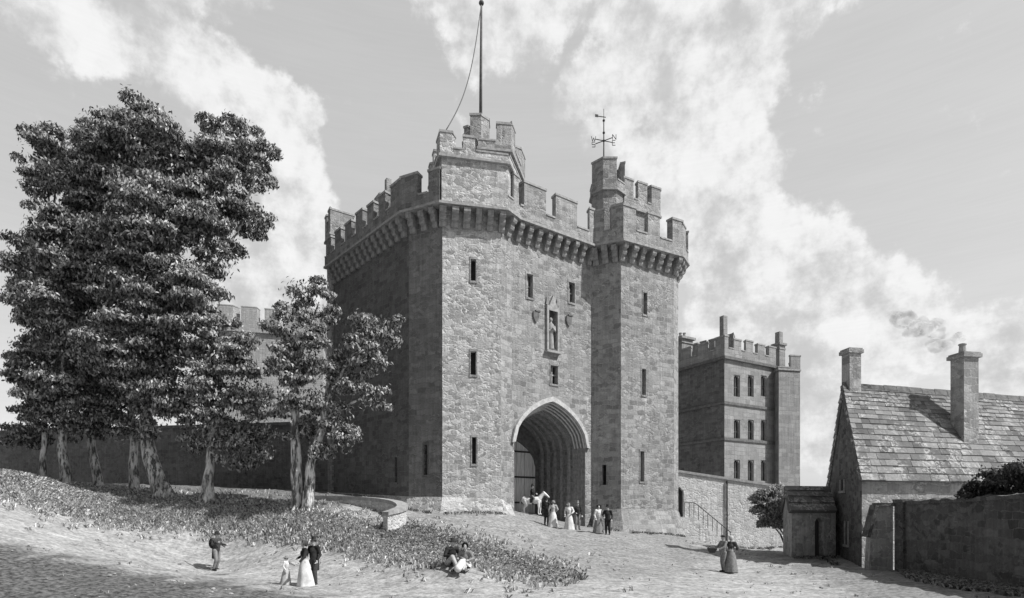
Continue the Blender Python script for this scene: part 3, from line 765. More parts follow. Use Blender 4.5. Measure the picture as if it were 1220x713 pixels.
s,_=on_wall(ra,rbv,865.5,600); mb=MB(); p=Pr+tr*s+nr*.09; mb.tube([(p.x,p.y,-.1),(p.x,p.y,ztop(s)-.1)],.06,8); mb.build('drainpipe',M['iron'],rw)
stp=thing('stone_steps',(13,39.3,.3),'narrow flight of pale stone steps descending from the arched wall doorway','steps')
se,_=on_wall(ra,rbv,858,640); NSt=10; mb=MB(); s_b=b_+.35
z_lo=hgt(*(Pr+tr*se+nr*.7))
for k in range(NSt+1):
    z=c_-.03-(c_-z_lo)*k/(NSt+1); s0=(a_-.35) if k==0 else s_b+(se-s_b)*(k-1)/NSt; s1=s_b+(se-s_b)*k/NSt
    wbox(mb,ra,rbv,s0,s1+(.03 if k else 0),-.4,z,.004+.002*k,1.25)
mb.build('steps',M['stone_wall'],stp)
rl=thing('iron_railing',(13.4,39.2,.6),'black iron handrail with thin uprights along the stone steps','railing')
mb=MB(); ptsr=[]
for k in range(0,11):
    s=s_b-.75+(se+.25-s_b+.75)*k/10; zb2=c_ if s<s_b else c_-(c_-z_lo)*(s-s_b)/(se-s_b+.25)
    p=Pr+tr*s+nr*1.1; ptsr.append((p.x,p.y,zb2+1.0))
    o=MB(); o.tube([(p.x,p.y,zb2-.15),(p.x,p.y,zb2+1.0)],.022,6); o.build('baluster',M['iron'],rl)
mb.tube(ptsr,.032,6); mb.build('handrail',M['iron'],rl)

# ------------------------------------------------------------------ distant keep and dark curtain wall, left
cw=thing('curtain_wall',(-30,50,3),'dark stone curtain wall behind the trees, left of the gatehouse','wall')
ca=Vector((-60,63.3)); cbv=Vector((-12.8,41.9)); mb=MB()
Pc,tc_,Lc,nc_=seg(ca,cbv); c=[Pc,cbv,cbv-nc_*1.2,Pc-nc_*1.2]; mb.prism([(p.x,p.y) for p in c],1.0,[11.2,9.0,9.0,11.2]); mb.build('masonry',M['stone_curtain'],cw)
mb=MB(); c=[Pc+nc_*.12,cbv+nc_*.12,cbv-nc_*1.3,Pc-nc_*1.3]; mb.prism([(p.x,p.y) for p in c],[11.203,9.003,9.003,11.203],[11.45,9.25,9.25,11.45]); mb.build('coping',M['trim_dark'],cw)
kp=thing('keep_tower',(-36,77,3),'far grey battlemented tower glimpsed between the tree crowns','castle tower')
k0=W(262,370,78); kx=Vector((k0.x,k0.y))
poly=[kx,kx+Vector((13,3.2)),kx+Vector((10,14)),kx+Vector((-3,10.8))]
turret(poly,0,27.2,28.6,30.6,[fr(5),fr(5),[],fr(4)],M['stone_far'],'tower_shaft',parent=kp,out=.3,th=1.0)

# ------------------------------------------------------------------ cottage
def slab_roof(name,a,b,c,d,parent,rows,thick=.1,mn=.5,mx=1.2,over=0.0,tone=(.16,.34)):
    """stone-slate slope: a eave-left, b eave-right, c ridge-right, d ridge-left; one mesh of separate slabs"""
    a,b,c,d=map(Vector,(a,b,c,d)); mb=MB(); tones=[]
    n=(b-a).cross(d-a).normalized()
    base=len(mb.v); mb.poly([a-n*.02,b-n*.02,c-n*.02,d-n*.02]); mb.poly([d-n*.16,c-n*.16,b-n*.16,a-n*.16])
    for (p,q) in ((a,b),(b,c),(c,d),(d,a)): mb.poly([p-n*.02,p-n*.16,q-n*.16,q-n*.02])
    tones+= [.12]*(24)
    rowh=[0]; 
    for i in range(rows): rowh.append(rowh[-1]+1.25-.6*i/rows)
    rowh=[r/rowh[-1] for r in rowh]
    for i in range(rows):
        t0=rowh[i]-.012; t1=min(1,rowh[i+1]+.25/rows)
        L0=a.lerp(d,t0); R0=b.lerp(c,t0); L1=a.lerp(d,t1); R1=b.lerp(c,t1); ln=(R0-L0).length
        x=0
        while x<ln-.02:
            w=random.uniform(mn,mx)*(1.15-.5*i/rows); x2=min(ln,x+w)
            if ln-x2<.25: x2=ln
            g=.006; j=random.uniform(-.02,.02); 
            lo0=L0.lerp(R0,(x+g)/ln)+(L0-L1)*j; lo1=L0.lerp(R0,(x2-g)/ln)+(L0-L1)*(j+random.uniform(-.012,.012)); hi1=L1.lerp(R1,(x2-g)/ln); hi0=L1.lerp(R1,(x+g)/ln)
            h=thick*random.uniform(.7,1.25)
            q=[lo0,lo1,hi1,hi0]; k=len(mb.v)
            mb.v+=[tuple(p+n*(h if m<2 else .005)) for m,p in enumerate(q)]+[tuple(p-n*.015) for p in q]
            mb.f+=[(k,k+1,k+2,k+3),(k+4,k+5,k+1,k),(k+5,k+6,k+2,k+1),(k+7,k+4,k,k+3)]
            tones+=[random.uniform(*tone)]*8
            x=x2
    o=mb.build(name,M['slate'],parent)
    at=o.data.attributes.new('tone','FLOAT','POINT'); at.data.foreach_set('value',np.array(tones,np.float32))
    return o
cot=thing('stone_cottage',(18,29,.1),'stone cottage with steep stone-slate roof and two tall chimneys','cottage')
K0=Vector((16.12,26.45)); fd=Vector((.985,.174)); gd=Vector((.3,.954)); GW=6.5; CLn=17
K1=K0+fd*CLn; K2=K1+gd*GW; K3=K0+gd*GW; ZE,ZR=4.3,9.0
apx=K0+gd*GW/2; apr=K1+gd*GW/2
mb=MB(); panel(mb,K0,K1,-.4,ZE+.05); mb.build('wall',M['stone_cottage'],cot)
mb=MB(); hl=[]
Pgq,tgq,Lgq,ngq=seg(K3,K0)
def kp_(s,z,o=0): return pt(Pgq,tgq,s,ngq,o,z)
winsg=[]
for (u,v0,v1,w) in ((1004,556,585,.7),(1009,621,649,.6)):
    s,zt2=on_wall(K3,K0,u,v0); _,zb2=on_wall(K3,K0,u,v1); s=max(.6,min(GW-.6,s)); hl.append((s-w/2,s+w/2,zb2,zt2)); winsg.append((s,w,zb2,zt2))
hl[0]=(hl[0][0],hl[0][1],hl[0][2],min(hl[0][3],ZE-.02))
panel(mb,K3,K0,-.4,ZE,hl,inset=.25); mb.poly([kp_(0,ZE),kp_(GW,ZE),kp_(GW/2,ZR)])
mb.poly([(K1.x,K1.y,-.4),(K2.x,K2.y,-.4),(K2.x,K2.y,ZE),(apr.x,apr.y,ZR-.4),(K1.x,K1.y,ZE)]); mb.poly([(K2.x,K2.y,-.4),(K3.x,K3.y,-.4),(K3.x,K3.y,ZE),(K2.x,K2.y,ZE)])  # gable gets darker stone than the front: its shade put into the colour
mb.build('wall',M['stone_dark'],cot)['label']='gable end wall in stone darkened for its shade'
for s,w,a,b in winsg:
    b=min(b,ZE-.02); mb=MB(); wbox(mb,K3,K0,s-w/2-.03,s+w/2+.03,a-.03,b+.03,-.3,-.24); o=mb.build('window',M['glass'],cot)
    mb=MB(); wbox(mb,K3,K0,s-w/2-.1,s-w/2,a,b,.003,.05); wbox(mb,K3,K0,s+w/2,s+w/2+.1,a,b,.003,.05); wbox(mb,K3,K0,s-.04,s+.04,a,b,-.235,-.16); wbox(mb,K3,K0,s-w/2-.15,s+w/2+.15,a-.12,a,.003,.1); mb.build('frame',M['trim'],o)
sl=(apx-K0).length; ovf=-gd*.25; vg=-fd*.12
def z_on(t): return ZE+(ZR-ZE)*t
ea=K0+ovf+vg; eb=K1+ovf; 
e_z=ZE-(ZR-ZE)*(.25/(GW/2))
slab_roof('roof',(ea.x,ea.y,e_z+.14),(eb.x,eb.y,e_z+.10),(apr.x,apr.y,ZR-.36),((apx+vg).x,(apx+vg).y,ZR+.14),cot,18,.06,.25,.8,tone=(.11,.27))
ba=K3-ovf+vg; bb=K2-ovf
slab_roof('roof',(bb.x,bb.y,e_z+.10),(ba.x,ba.y,e_z+.14),((apx+vg).x,(apx+vg).y,ZR+.14),(apr.x,apr.y,ZR-.36),cot,14)
mb=MB(); nr_=22
for i in range(nr_):
    a=apx.lerp(apr,i/nr_)+ (vg if i==0 else Vector((0,0))); b=apx.lerp(apr,(i+.97)/nr_); za=ZR+.14-.5*i/nr_; zb=ZR+.14-.5*(i+1)/nr_
    g2=gd*.22; r=random.uniform(0,.04)
    q=[(a-g2).to_3d()+Vector((0,0,za-.2)),(b-g2).to_3d()+Vector((0,0,zb-.2)),b.to_3d()+Vector((0,0,zb+.12+r)),a.to_3d()+Vector((0,0,za+.12+r)),(b+g2).to_3d()+Vector((0,0,zb-.2)),(a+g2).to_3d()+Vector((0,0,za-.2))]
    mb.poly([q[0],q[1],q[2],q[3]]); mb.poly([q[3],q[2],q[4],q[5]]); mb.poly([q[0],q[3],q[5]]); mb.poly([q[1],q[4],q[2]])
mb.build('ridge_tiles',M['trim_dark'],cot)
def cstack(p,w,z0,z1,label,lean=0):
    mb=MB(); mb.box((p.x,p.y,(z0+z1)/2),(w,w*.85,z1-z0),.17)
    o=mb.build('chimney',M['stone_cottage'],cot); o['label']=label
    mb=MB(); mb.box((p.x,p.y,z1+.09),(w*1.28,w*1.12,.18),.17); mb.box((p.x,p.y,z1+.22),(w*1.16,w*1.0,.08),.17); mb.build('cap',M['stone_cottage'],o)
    return o
c1=apx+fd*.42; cstack(c1,.66,8.4,2.6+187*29.7/F,'plain chimney at the gable end')
s_c=None
c2d=29.0
p2=W(1149,480,c2d); c2=Vector((p2.x,p2.y))
o=cstack(c2,.86,5.5,2.6+182*c2d/F,'tall smoking chimney rising through the front slope')
zc2=2.6+182*c2d/F
mb=MB(); mb.lathe((c2.x-.1,c2.y,zc2+.26),[(.17,0),(.14,.4),(.18,.45),(.17,.5),(.1,.5)],12); mb.build('chimney_pot',M['trim'],o)
# smoke
def smokemat():
    m=bpy.data.materials.new('chimney_smoke'); m.use_nodes=True; nt=m.node_tree; nt.nodes.clear()
    out=nt.nodes.new('ShaderNodeOutputMaterial'); pv=nt.nodes.new('ShaderNodeVolumePrincipled'); nt.links.new(pv.outputs[0],out.inputs['Volume'])
    pv.inputs['Color'].default_value=(.45,.45,.45,1)
    tc=nt.nodes.new('ShaderNodeTexCoord'); n=N(nt,'ShaderNodeTexNoise',Scale=2.4,Detail=4.0); nt.links.new(tc.outputs['Object'],n.inputs['Vector'])
    nt.links.new(mathn(nt,'MULTIPLY',ramp(nt,n.outputs[0],.34,.70),1.6),pv.inputs['Density'])
    return m
mb=MB()
puffs=[(1147,405,.13),(1146,401,.17),(1144,399,.2),(1141,401,.24),(1136,406,.28),(1130,410,.28),(1123,412,.34),(1116,414,.36),(1112,409,.3),(1118,402,.28),(1113,394,.42),(1116,386,.34),(1106,390,.38),(1099,393,.42),(1096,385,.38),(1086,396,.34),(1090,388,.3),(1080,379,.42),(1076,385,.34),(1066,381,.26),(1064,375,.24),(1070,376,.22)]
for u,v,r in puffs:
    c=W(u,v,c2d-.1+random.uniform(-.3,.3)); k=len(mb.v); mb.ball(c,(r*1.15,r*1.1,r*.85),14,10)
    for i in range(k,len(mb.v)):
        q=Vector(mb.v[i]); dv=(q-c); s_=1+.16*math.sin(q.x*9+q.z*7)*math.sin(q.z*11+q.y*8); mb.v[i]=tuple(c+dv*s_)
zz=zc2+.7; o=mb.build('smoke',smokemat(),None,origin=(c2.x,c2.y,zz)); tag(o,'thin grey smoke drifting left from the tall cottage chimney','smoke',kind='stuff')

# outhouse against the cottage gable
oh=thing('outhouse',(15.6,31,.3),'low stone outhouse with slate roof and dark arched doorway, against the cottage gable','outhouse')
O0=Vector((14.38,29.5)); O1=Vector((17.0,30.15)); od_=(O1-O0).normalized(); ob=Vector((-od_.y,od_.x)); 
ob=Vector((.30,.954)); OD=3.0
mb=MB(); s,zt3=on_wall(O0,O1,976,617); _,zb3=on_wall(O0,O1,976,668); hw=.27
Po,to,Lo,no=seg(O0,O1); ZEo=2.75
def op_(s,z,o=0): return pt(Po,to,s,no,o,z)
am=[(s-hw,zt3-.22),(s-hw*.6,zt3-.05),(s,zt3),(s+hw*.6,zt3-.05),(s+hw,zt3-.22)]
mb.poly([op_(0,-.4),op_(s-hw,-.4),op_(s-hw,ZEo),op_(0,ZEo)]); mb.poly([op_(s+hw,-.4),op_(Lo,-.4),op_(Lo,ZEo),op_(s+hw,ZEo)])
for (s0,z0),(s1,z1) in zip(am[:-1],am[1:]): mb.poly([op_(s0,z0),op_(s1,z1),op_(s1,ZEo),op_(s0,ZEo)]); mb.poly([op_(s0,z0),op_(s0,z0,-.4),op_(s1,z1,-.4),op_(s1,z1)])
mb.poly([op_(s-hw,-.4),op_(s-hw,zt3-.22),op_(s-hw,zt3-.22,-.4),op_(s-hw,-.4,-.4)]); mb.poly([op_(s+hw,zt3-.22),op_(s+hw,-.4),op_(s+hw,-.4,-.4),op_(s+hw,zt3-.22,-.4)])
O3=O0+ob*OD; om=O0+ob*OD/2; O2=O1+ob*OD; om1=O1+ob*OD/2; ZRo=4.0
mb.poly([(O3.x,O3.y,-.4),(O0.x,O0.y,-.4),(O0.x,O0.y,ZEo),(om.x,om.y,ZRo-.05),(O3.x,O3.y,ZEo)]); mb.poly([(O2.x,O2.y,-.4),(O3.x,O3.y,-.4),(O3.x,O3.y,ZEo),(O2.x,O2.y,ZEo)])
mb.build('wall',M['stone_cottage'],oh)
mb=MB(); wbox(mb,O0,O1,s-hw-.03,s+hw+.03,-.2,zt3+.02,-.4,-.33); mb.build('door',M['wood_dark'],oh)
e0=O0-ob*.2-od_*.15; e1=O1-ob*.2; r0=om-od_*.15
slab_roof('roof',(e0.x,e0.y,ZEo-.1),(e1.x,e1.y,ZEo-.1),(om1.x,om1.y,ZRo),(r0.x,r0.y,ZRo),oh,4,.07,tone=(.1,.2))
e2=O3+ob*.2-od_*.15; e3=O2+ob*.2
slab_roof('roof',(e3.x,e3.y,ZEo-.1),(e2.x,e2.y,ZEo-.1),(r0.x,r0.y,ZRo),(om1.x,om1.y,ZRo),oh,4,.07,tone=(.1,.2))

# garden wall, returning to the cottage
gw=thing('garden_wall',(16.9,21,.1),'dark old stone garden wall with end pier, right foreground','wall')
ga=Vector((17.15,25.3)); 
gpts=[Vector((17.15,25.3)),Vector((16.98,22)),Vector((16.8,18.5)),Vector((16.55,14)),Vector((16.3,8))]
mb=MB(); zts=[2.95,3.0,3.08,3.1,3.1]
n_=Vector((1,-.05))
for i in range(4):
    a,b=gpts[i],gpts[i+1]
    mb.prism([(a.x,a.y),(b.x,b.y),(b.x+.55,b.y),(a.x+.55,a.y)],-.4,[zts[i],zts[i+1],zts[i+1],zts[i]])
mb.build('masonry',M['stone_dark'],gw)
mb=MB(); random.seed(3); sec=[]
for i in range(4):
    a,b=gpts[i],gpts[i+1]; L_=(b-a).length; k=int(L_/.22)
    for q in range(k):
        p=a.lerp(b,q/k); z=zts[i]+(zts[i+1]-zts[i])*q/k; r=[random.uniform(-.04,.04) for _ in range(6)]
        sec.append([(p.x-.07+r[0],p.y,z-.04),(p.x-.06+r[1],p.y,z+.1+r[2]),(p.x+.25,p.y,z+.16+r[3]*1.6),(p.x+.6+r[4],p.y,z+.1+r[5]),(p.x+.62,p.y,z-.04)])
for A_,B_ in zip(sec[:-1],sec[1:]):
    for m in range(4): mb.poly([A_[m],B_[m],B_[m+1],A_[m+1]][::-1])
mb.poly(sec[0])
mb.build('coping',M['stone_dark'],gw)
mb=MB(); mb.prism([(17.02,25.0),(17.45,25.0),(17.45,25.55),(17.02,25.55)],-.4,3.0); mb.prism([(16.97,24.95),(17.5,24.95),(17.5,25.6),(16.97,25.6)],3.003,3.15); mb.build('pier',M['stone_dark'],gw)
by=thing('buttress_wall',(16.5,26,.1),'pale stone stub wall with dark coping between cottage corner and garden wall pier','wall')
ba0=Vector((16.02,25.95)); bb0=Vector((17.0,25.75)); Pb,tb_,Lb,nb=seg(ba0,bb0)
def bp(s,z,o): return pt(Pb,tb_,s,nb,o,z)
mb=MB(); prof=[(0,-.4),(Lb,-.4),(Lb,2.85),(.42,2.85),(.1,1.5)]
mb.poly([bp(s,z,.2) for s,z in prof]); 
for i in range(5):
    (s0,z0),(s1,z1)=prof[i],prof[(i+1)%5]; mb.poly([bp(s0,z0,.2),bp(s0,z0,-.3),bp(s1,z1,-.3),bp(s1,z1,.2)])
mb.build('masonry',M['stone_cottage'],by)
mb=MB()
wbox(mb,ba0,bb0,.36,Lb,2.853,3.0,-.35,.34); 
p=[bp(.04,1.45,.34),bp(.38,2.86,.34),bp(.38,2.86,-.35),bp(.04,1.45,-.35)]; q=[bp(-.08,1.48,.34),bp(.26,2.92,.34),bp(.26,2.92,-.35),bp(-.08,1.48,-.35)]
k=len(mb.v); mb.v+=p+q; mb.f+=[(k+3,k+2,k+1,k),(k+4,k+5,k+6,k+7)]+[(k+i,k+(i+1)%4,k+4+(i+1)%4,k+4+i) for i in range(4)]
mb.build('coping',M['stone_dark'],by)

# low curving parapet wall by the trees
pw=thing('low_curved_wall',(-7,28.5,2.2),'low curved parapet wall with pale rounded coping beside the trees','wall')
cp=[(290,34.5),(340,33.2),(390,32.2),(430,31.3),(455,30.3),(472,29.3),(479,28.4),(478,27.6),(470,26.9),(459,26.5)]
ctr=[Vector(((u-U0)*d/F,d)) for u,d in cp]
# smooth it
den=[]
for i in range(len(ctr)-1):
    p0,p1,p2,p3=ctr[max(i-1,0)],ctr[i],ctr[i+1],ctr[min(i+2,len(ctr)-1)]
    for k in range(5):
        t=k/5; den.append(.5*((2*p1)+(-p0+p2)*t+(2*p0-5*p1+4*p2-p3)*t*t+(-p0+3*p1-3*p2+p3)*t**3))
den.append(ctr[-1])
topv=[590,590.5,591,592,594,597,601,604,607,610]
ztp=np.interp(np.linspace(0,1,len(den)),np.linspace(0,1,len(cp)),[EYE+(V0-v)*d/F for (u,d),v in zip(cp,topv)])
Lp=offset_path(den,.2); Rp=offset_path(den,-.2); L2=offset_path(den,.27); R2=offset_path(den,-.27)
mb=MB(); cm=MB()
for i in range(len(den)-1):
    zb=min(hgt(*den[i]),hgt(*den[i+1]))-.4
    mb.prism([Rp[i],Rp[i+1],Lp[i+1],Lp[i]][::-1],zb,[ztp[i]-.18,ztp[i+1]-.18,ztp[i+1]-.18,ztp[i]-.18][:2]+[ztp[i+1]-.18,ztp[i]-.18]) if False else mb.prism([Lp[i],Lp[i+1],Rp[i+1],Rp[i]],zb,[ztp[i]-.18,ztp[i+1]-.18,ztp[i+1]-.18,ztp[i]-.18])
    cm.prism([L2[i],L2[i+1],R2[i+1],R2[i]],[ztp[i]-.177,ztp[i+1]-.177,ztp[i+1]-.177,ztp[i]-.177],[ztp[i],ztp[i+1],ztp[i+1],ztp[i]])
mb.build('masonry',M['stone_wall'],pw); cm.build('coping',M['trim'],pw)

# ------------------------------------------------------------------ foliage
def leaf_mesh(name,C,Nn,size,tone,parent,mat,asp=.42):
    """C centres, Nn outward normals; each leaf an arched pair of quads drooping outward"""
    n=len(C)
    r=RNG.standard_normal((n,3)); Nn=Nn/np.linalg.norm(Nn,axis=1,keepdims=True)
    nn=Nn+r*.55; nn/=np.linalg.norm(nn,axis=1,keepdims=True)
    down=np.tile([0,0,-1.0],(n,1))+RNG.standard_normal((n,3))*.55
    ax=down-nn*(down*nn).sum(1,keepdims=True); ax/=np.linalg.norm(ax,axis=1,keepdims=True)+1e-6
    sd=np.cross(nn,ax); s=size[:,None]
    v0=C-ax*s*.5; v3=C+ax*s*.5-nn*s*.22; vm1=C+sd*s*asp*.5-ax*s*.05; vm2=C-sd*s*asp*.5-ax*s*.05
    V=np.stack([v0,vm1,v3,vm2],1).reshape(-1,3)-np.array(ORG[parent.name] if parent else (0,0,0))
    me=bpy.data.meshes.new(name); me.vertices.add(4*n); me.vertices.foreach_set('co',V.astype(np.float32).ravel())
    me.loops.add(4*n); me.loops.foreach_set('vertex_index',np.arange(4*n,dtype=np.int32))
    me.polygons.add(n); me.polygons.foreach_set('loop_start',np.arange(0,4*n,4,dtype=np.int32)); me.polygons.foreach_set('loop_total',np.full(n,4,np.int32))
    me.update(); me.validate()
    at=me.attributes.new('tone','FLOAT','POINT'); at.data.foreach_set('value',np.repeat(tone,4).astype(np.float32))
    me.materials.append(mat)
    o=bpy.data.objects.new(name,me); link(o,parent)
    return o
def crown(parent,blobs,leaf=.235,dens=135,tone=(.05,.80),name='crown',sub=26,squash=.62):
    Cs=[];Ns=[]
    for (u,v,ru,rv,d) in blobs:
        c=np.array(W(u,v,d)); rx,rz=ru*d/F,rv*d/F; ry=.5*(rx+rz)*.9; R=np.array([rx,ry,rz])
        k=max(6,int(sub*min(1.6,(rx*rz)/6)))
        m=int(4/3*math.pi*rx*ry*rz*dens*.12)+60          # inner leaves
        q=RNG.standard_normal((m,3)); q/=np.linalg.norm(q,axis=1,keepdims=True); q*=RNG.uniform(.2,.85,(m,1))
        Cs.append(c+q*R); Ns.append(q+np.array([0,0,.4]))
        for j in range(k):
            dd=RNG.standard_normal(3); dd/=np.linalg.norm(dd)
            sc_=RNG.uniform(.20,.46); cc=c+dd*R*RNG.uniform(.45,.98); rr=np.array([1,1,squash])*sc_*min(rx,rz,3.0)*RNG.uniform(.8,1.25)
            rr=np.maximum(rr,.35)
            m=int(4*math.pi*rr[0]**2*dens*.55)
            q=RNG.standard_normal((m,3)); q/=np.linalg.norm(q,axis=1,keepdims=True); q[:,2]=np.where(q[:,2]<-.1,-q[:,2]*.7,q[:,2])
            rad=RNG.uniform(.5,1.0,(m,1))**.6+RNG.exponential(.10,(m,1))
            Cs.append(cc+q*rr*rad); Ns.append(q*1.0+dd*.35+np.array([0,0,.35]))
    C=np.concatenate(Cs);Nn=np.concatenate(Ns); n=len(C)
    t=RNG.uniform(0,1,n)**1.9; tone=tone[0]+(tone[1]-tone[0])*t
    return leaf_mesh(name,C,Nn,RNG.uniform(.7,1.25,n)*leaf,tone,parent,M['leaf'])
def trunk(parent,pts,radii,limbs=(),roots=True,name='trunk'):
    mb=MB()
    pts=[Vector(p) for p in pts]
    den=[];rr=[]
    for i in range(len(pts)-1):
        for k in range(4):
            t=k/4; q=pts[i].lerp(pts[i+1],t); den.append(q+Vector((random.uniform(-1,1),random.uniform(-1,1),0))*radii[i]*.12); rr.append((radii[i]+(radii[i+1]-radii[i])*t)*random.uniform(.93,1.07))
    den.append(pts[-1]); rr.append(radii[-1])
    mb.tube(den,rr,12)
    if roots:
        b=pts[0]
        for k in range(6):
            an=k*math.pi/3+random.uniform(-.3,.3); e=b+Vector((math.cos(an),math.sin(an),0))*radii[0]*1.6; e.z=hgt(e.x,e.y)-.1
            mb.tube([b+Vector((0,0,radii[0]*2.2)),b+Vector((math.cos(an),math.sin(an),0))*radii[0]*.9+Vector((0,0,radii[0]*.7)),e],[radii[0]*.4,radii[0]*.33,radii[0]*.1],7)
    for l in limbs:
        l=[Vector(p) for p in l]; mb.tube(l,[radii[-1]*.75*(1-.7*i/(len(l)-1)) for i in range(len(l))],7)
    return mb.build(name,M['bark'],parent,smooth=True)
def tree(label,base,d,tv,r,blobs,lean=(0,0),limb_blobs=4,**kw):
    """base (u,v); tv: trunk top (u,v)"""
    b=W(base[0],base[1],d); b.z=hgt(b.x,b.y)-.15
    t=thing('tree',b,label,'tree','trees on the bank')
    top=W(tv[0],tv[1],d+.3); mid=b.lerp(top,.5)+Vector((lean[0],0,0))
    limbs=[]
    for bl in blobs[:limb_blobs*2:1][:8]:
        c=W(bl[0],bl[1],bl[4]); m=top.lerp(c,.5)+Vector((random.uniform(-.4,.4),random.uniform(-.4,.4),.3)); limbs.append([b.lerp(top,.9),m,c])
    trunk(t,[b,mid,top],[r*1.15,r*.85,r*.6],limbs)
    crown(t,blobs,**kw)
    return t
random.seed(11)
tree('largest tree, thick pale leaning trunk and broad crown reaching right',(195,593),33,(172,470),.44,
 [(150,158,50,36,33),(130,205,58,48,33.5),(190,200,55,50,32.5),(245,190,45,42,33),(285,180,40,34,33),(308,215,26,18,33),(280,225,36,30,33),(290,265,30,24,33),(240,260,55,45,32.5),(180,280,60,50,31.5),(255,310,36,28,32.5),(200,350,60,45,31.5),(160,420,60,50,31.5),(220,410,50,40,31.5),(185,470,50,34,32),(230,350,40,30,32),(150,330,50,45,31.5),(210,455,38,34,31.5),(122,150,32,24,33.5),(185,142,24,20,33),(175,500,34,26,32),(215,495,30,26,32),(315,185,18,14,33),(300,262,22,16,33)],lean=(-.35,0))
tree('pale mottled upright trunk just left of the leaning tree, dense crown',(160,586),34.5,(154,470),.26,[(110,270,55,50,34.5),(130,350,55,50,34.5),(120,430,50,45,34),(150,490,42,34,34.2),(95,210,40,40,35),(145,515,34,18,34),(60,330,50,50,35)],lean=(.15,0))
tree('slim bent trunk third from the left, small crown low under larger trees',(118,583),35,(110,480),.25,[(100,440,46,44,35),(110,490,40,32,35),(80,370,45,45,35.5),(105,515,36,18,35)],lean=(-.25,0))
tree('pale lit trunk second from the left, crown with high rounded left lobe',(78,581),33.5,(74,460),.26,[(56,195,32,44,34),(69,170,24,24,34),(57,265,28,40,33.5),(81,300,40,50,33.5),(71,380,48,50,33),(61,450,44,42,33),(91,480,44,38,33),(49,320,22,30,33.5),(81,505,40,20,33.5),(45,470,24,40,33.5)],lean=(-.1,0))
tree('thinnest dark trunk, leftmost in the row of trees',(50,572),33.5,(52,470),.17,[(38,430,26,50,34),(40,370,22,40,34),(36,500,24,24,34),(56,505,34,22,34),(34,515,26,18,34),(18,520,22,20,35),(41,522,26,16,34.5),(40,440,26,46,34)],lean=(.1,0))
tree('rounded low tree with short forked trunk right of the leaning tree',(246,597),31,(252,520),.30,[(262,420,32,34,31),(285,455,32,34,31),(255,470,36,40,30.6),(300,500,34,34,30.8),(270,525,38,30,30.6),(312,535,24,22,30.8),(240,440,25,34,31),(285,550,30,18,30.8),(250,500,30,34,30.8),(275,430,34,34,31),(310,470,26,30,31),(232,525,20,20,31),(262,392,22,16,31)],lean=(.05,0),leaf=.22)
# double stemmed tree before the castle wall
b=W(362,606,28.5); b.z=hgt(b.x,b.y)-.15
dt=thing('tree',b,'twin stemmed tree with two domed crowns before the gatehouse side wall','tree','trees on the bank')
t1=W(352,420,28.7); trunk(dt,[W(355,606,28.5)-Vector((0,0,.2)),W(352,520,28.6),t1],[.30,.22,.15],[[W(352,450,28.6),W(340,410,28.6),W(330,385,28.5)],[W(352,440,28.6),W(370,390,28.7),W(380,360,28.7)]])
trunk(dt,[W(366,607,28.3)-Vector((0,0,.2)),W(370,550,28.2),W(385,510,28.2),W(392,455,28.3)],[.28,.22,.18,.13],[[W(389,480,28.2),W(415,430,28.2),W(440,395,28.2)],[W(387,500,28.2),W(420,480,28.1),W(440,470,28.1)]])
crown(dt,[(360,350,34,26,28.7),(345,385,30,30,28.5),(375,385,32,30,28.7),(340,430,28,34,28.4),(365,430,34,34,28.6),(345,475,30,30,28.4),(372,475,28,30,28.5),(440,392,40,22,28.2),(462,398,22,18,28.2),(425,420,32,24,28.2),(448,430,28,24,28.1),(415,460,28,22,28.1),(440,475,26,20,28.0),(402,500,30,26,28.0),(412,525,24,22,28),(385,540,14,12,28.1),(395,440,26,26,28.3),(360,510,22,22,28.5)],leaf=.21,dens=165,sub=28)

# shrub against the outhouse, dark bush over the garden wall
c=W(915,600,33.5); sh=thing('bush',(c.x,c.y,hgt(c.x,c.y)),'rounded grey bush leaning out beside the outhouse end wall','bush')
mb=MB(); g0=hgt(c.x,c.y)
for dx in (-.3,0,.3): mb.tube([(c.x+1.25+dx*.3,c.y,g0-.1),(c.x+.9+dx*.6,c.y,1.3),(c.x+dx*1.5,c.y,2.6)],[.06,.05,.02],6)
mb.build('stem',M['bark'],sh); crown(sh,[(916,600,17,18,33.5),(926,592,13,14,33.4),(908,605,10,14,33.5),(922,615,12,10,33.4),(914,622,12,9,33.4),(926,606,12,16,33.3),(928,625,8,8,33.3),(904,596,8,10,33.5),(910,612,12,14,33.4),(930,600,10,20,33.2),(918,590,14,10,33.5)],leaf=.15,dens=330,tone=(.12,.85),name='foliage',sub=40)
c=W(1200,590,20.3); sh=thing('bush',(c.x,c.y,hgt(c.x,c.y)),'dark overgrown bush rising behind the garden wall','bush')
mb=MB()
for k in range(5): mb.tube([(c.x+.4+.15*k,c.y+.2*k-.3,-.1),(c.x+.2*k-.2,c.y,2),(c.x+.1*k-.1,c.y+.1*k,2.7)],[.08,.05,.02],6)
mb.build('stem',M['bark'],sh); crown(sh,[(1165,590,20,14,21.2),(1225,565,34,20,20.6),(1215,575,34,24,20.6),(1190,585,30,22,20.8),(1170,595,22,16,21.2),(1245,570,40,28,20.4),(1205,600,40,26,20.6)],leaf=.17,dens=230,tone=(.03,.15),name='foliage',sub=40)
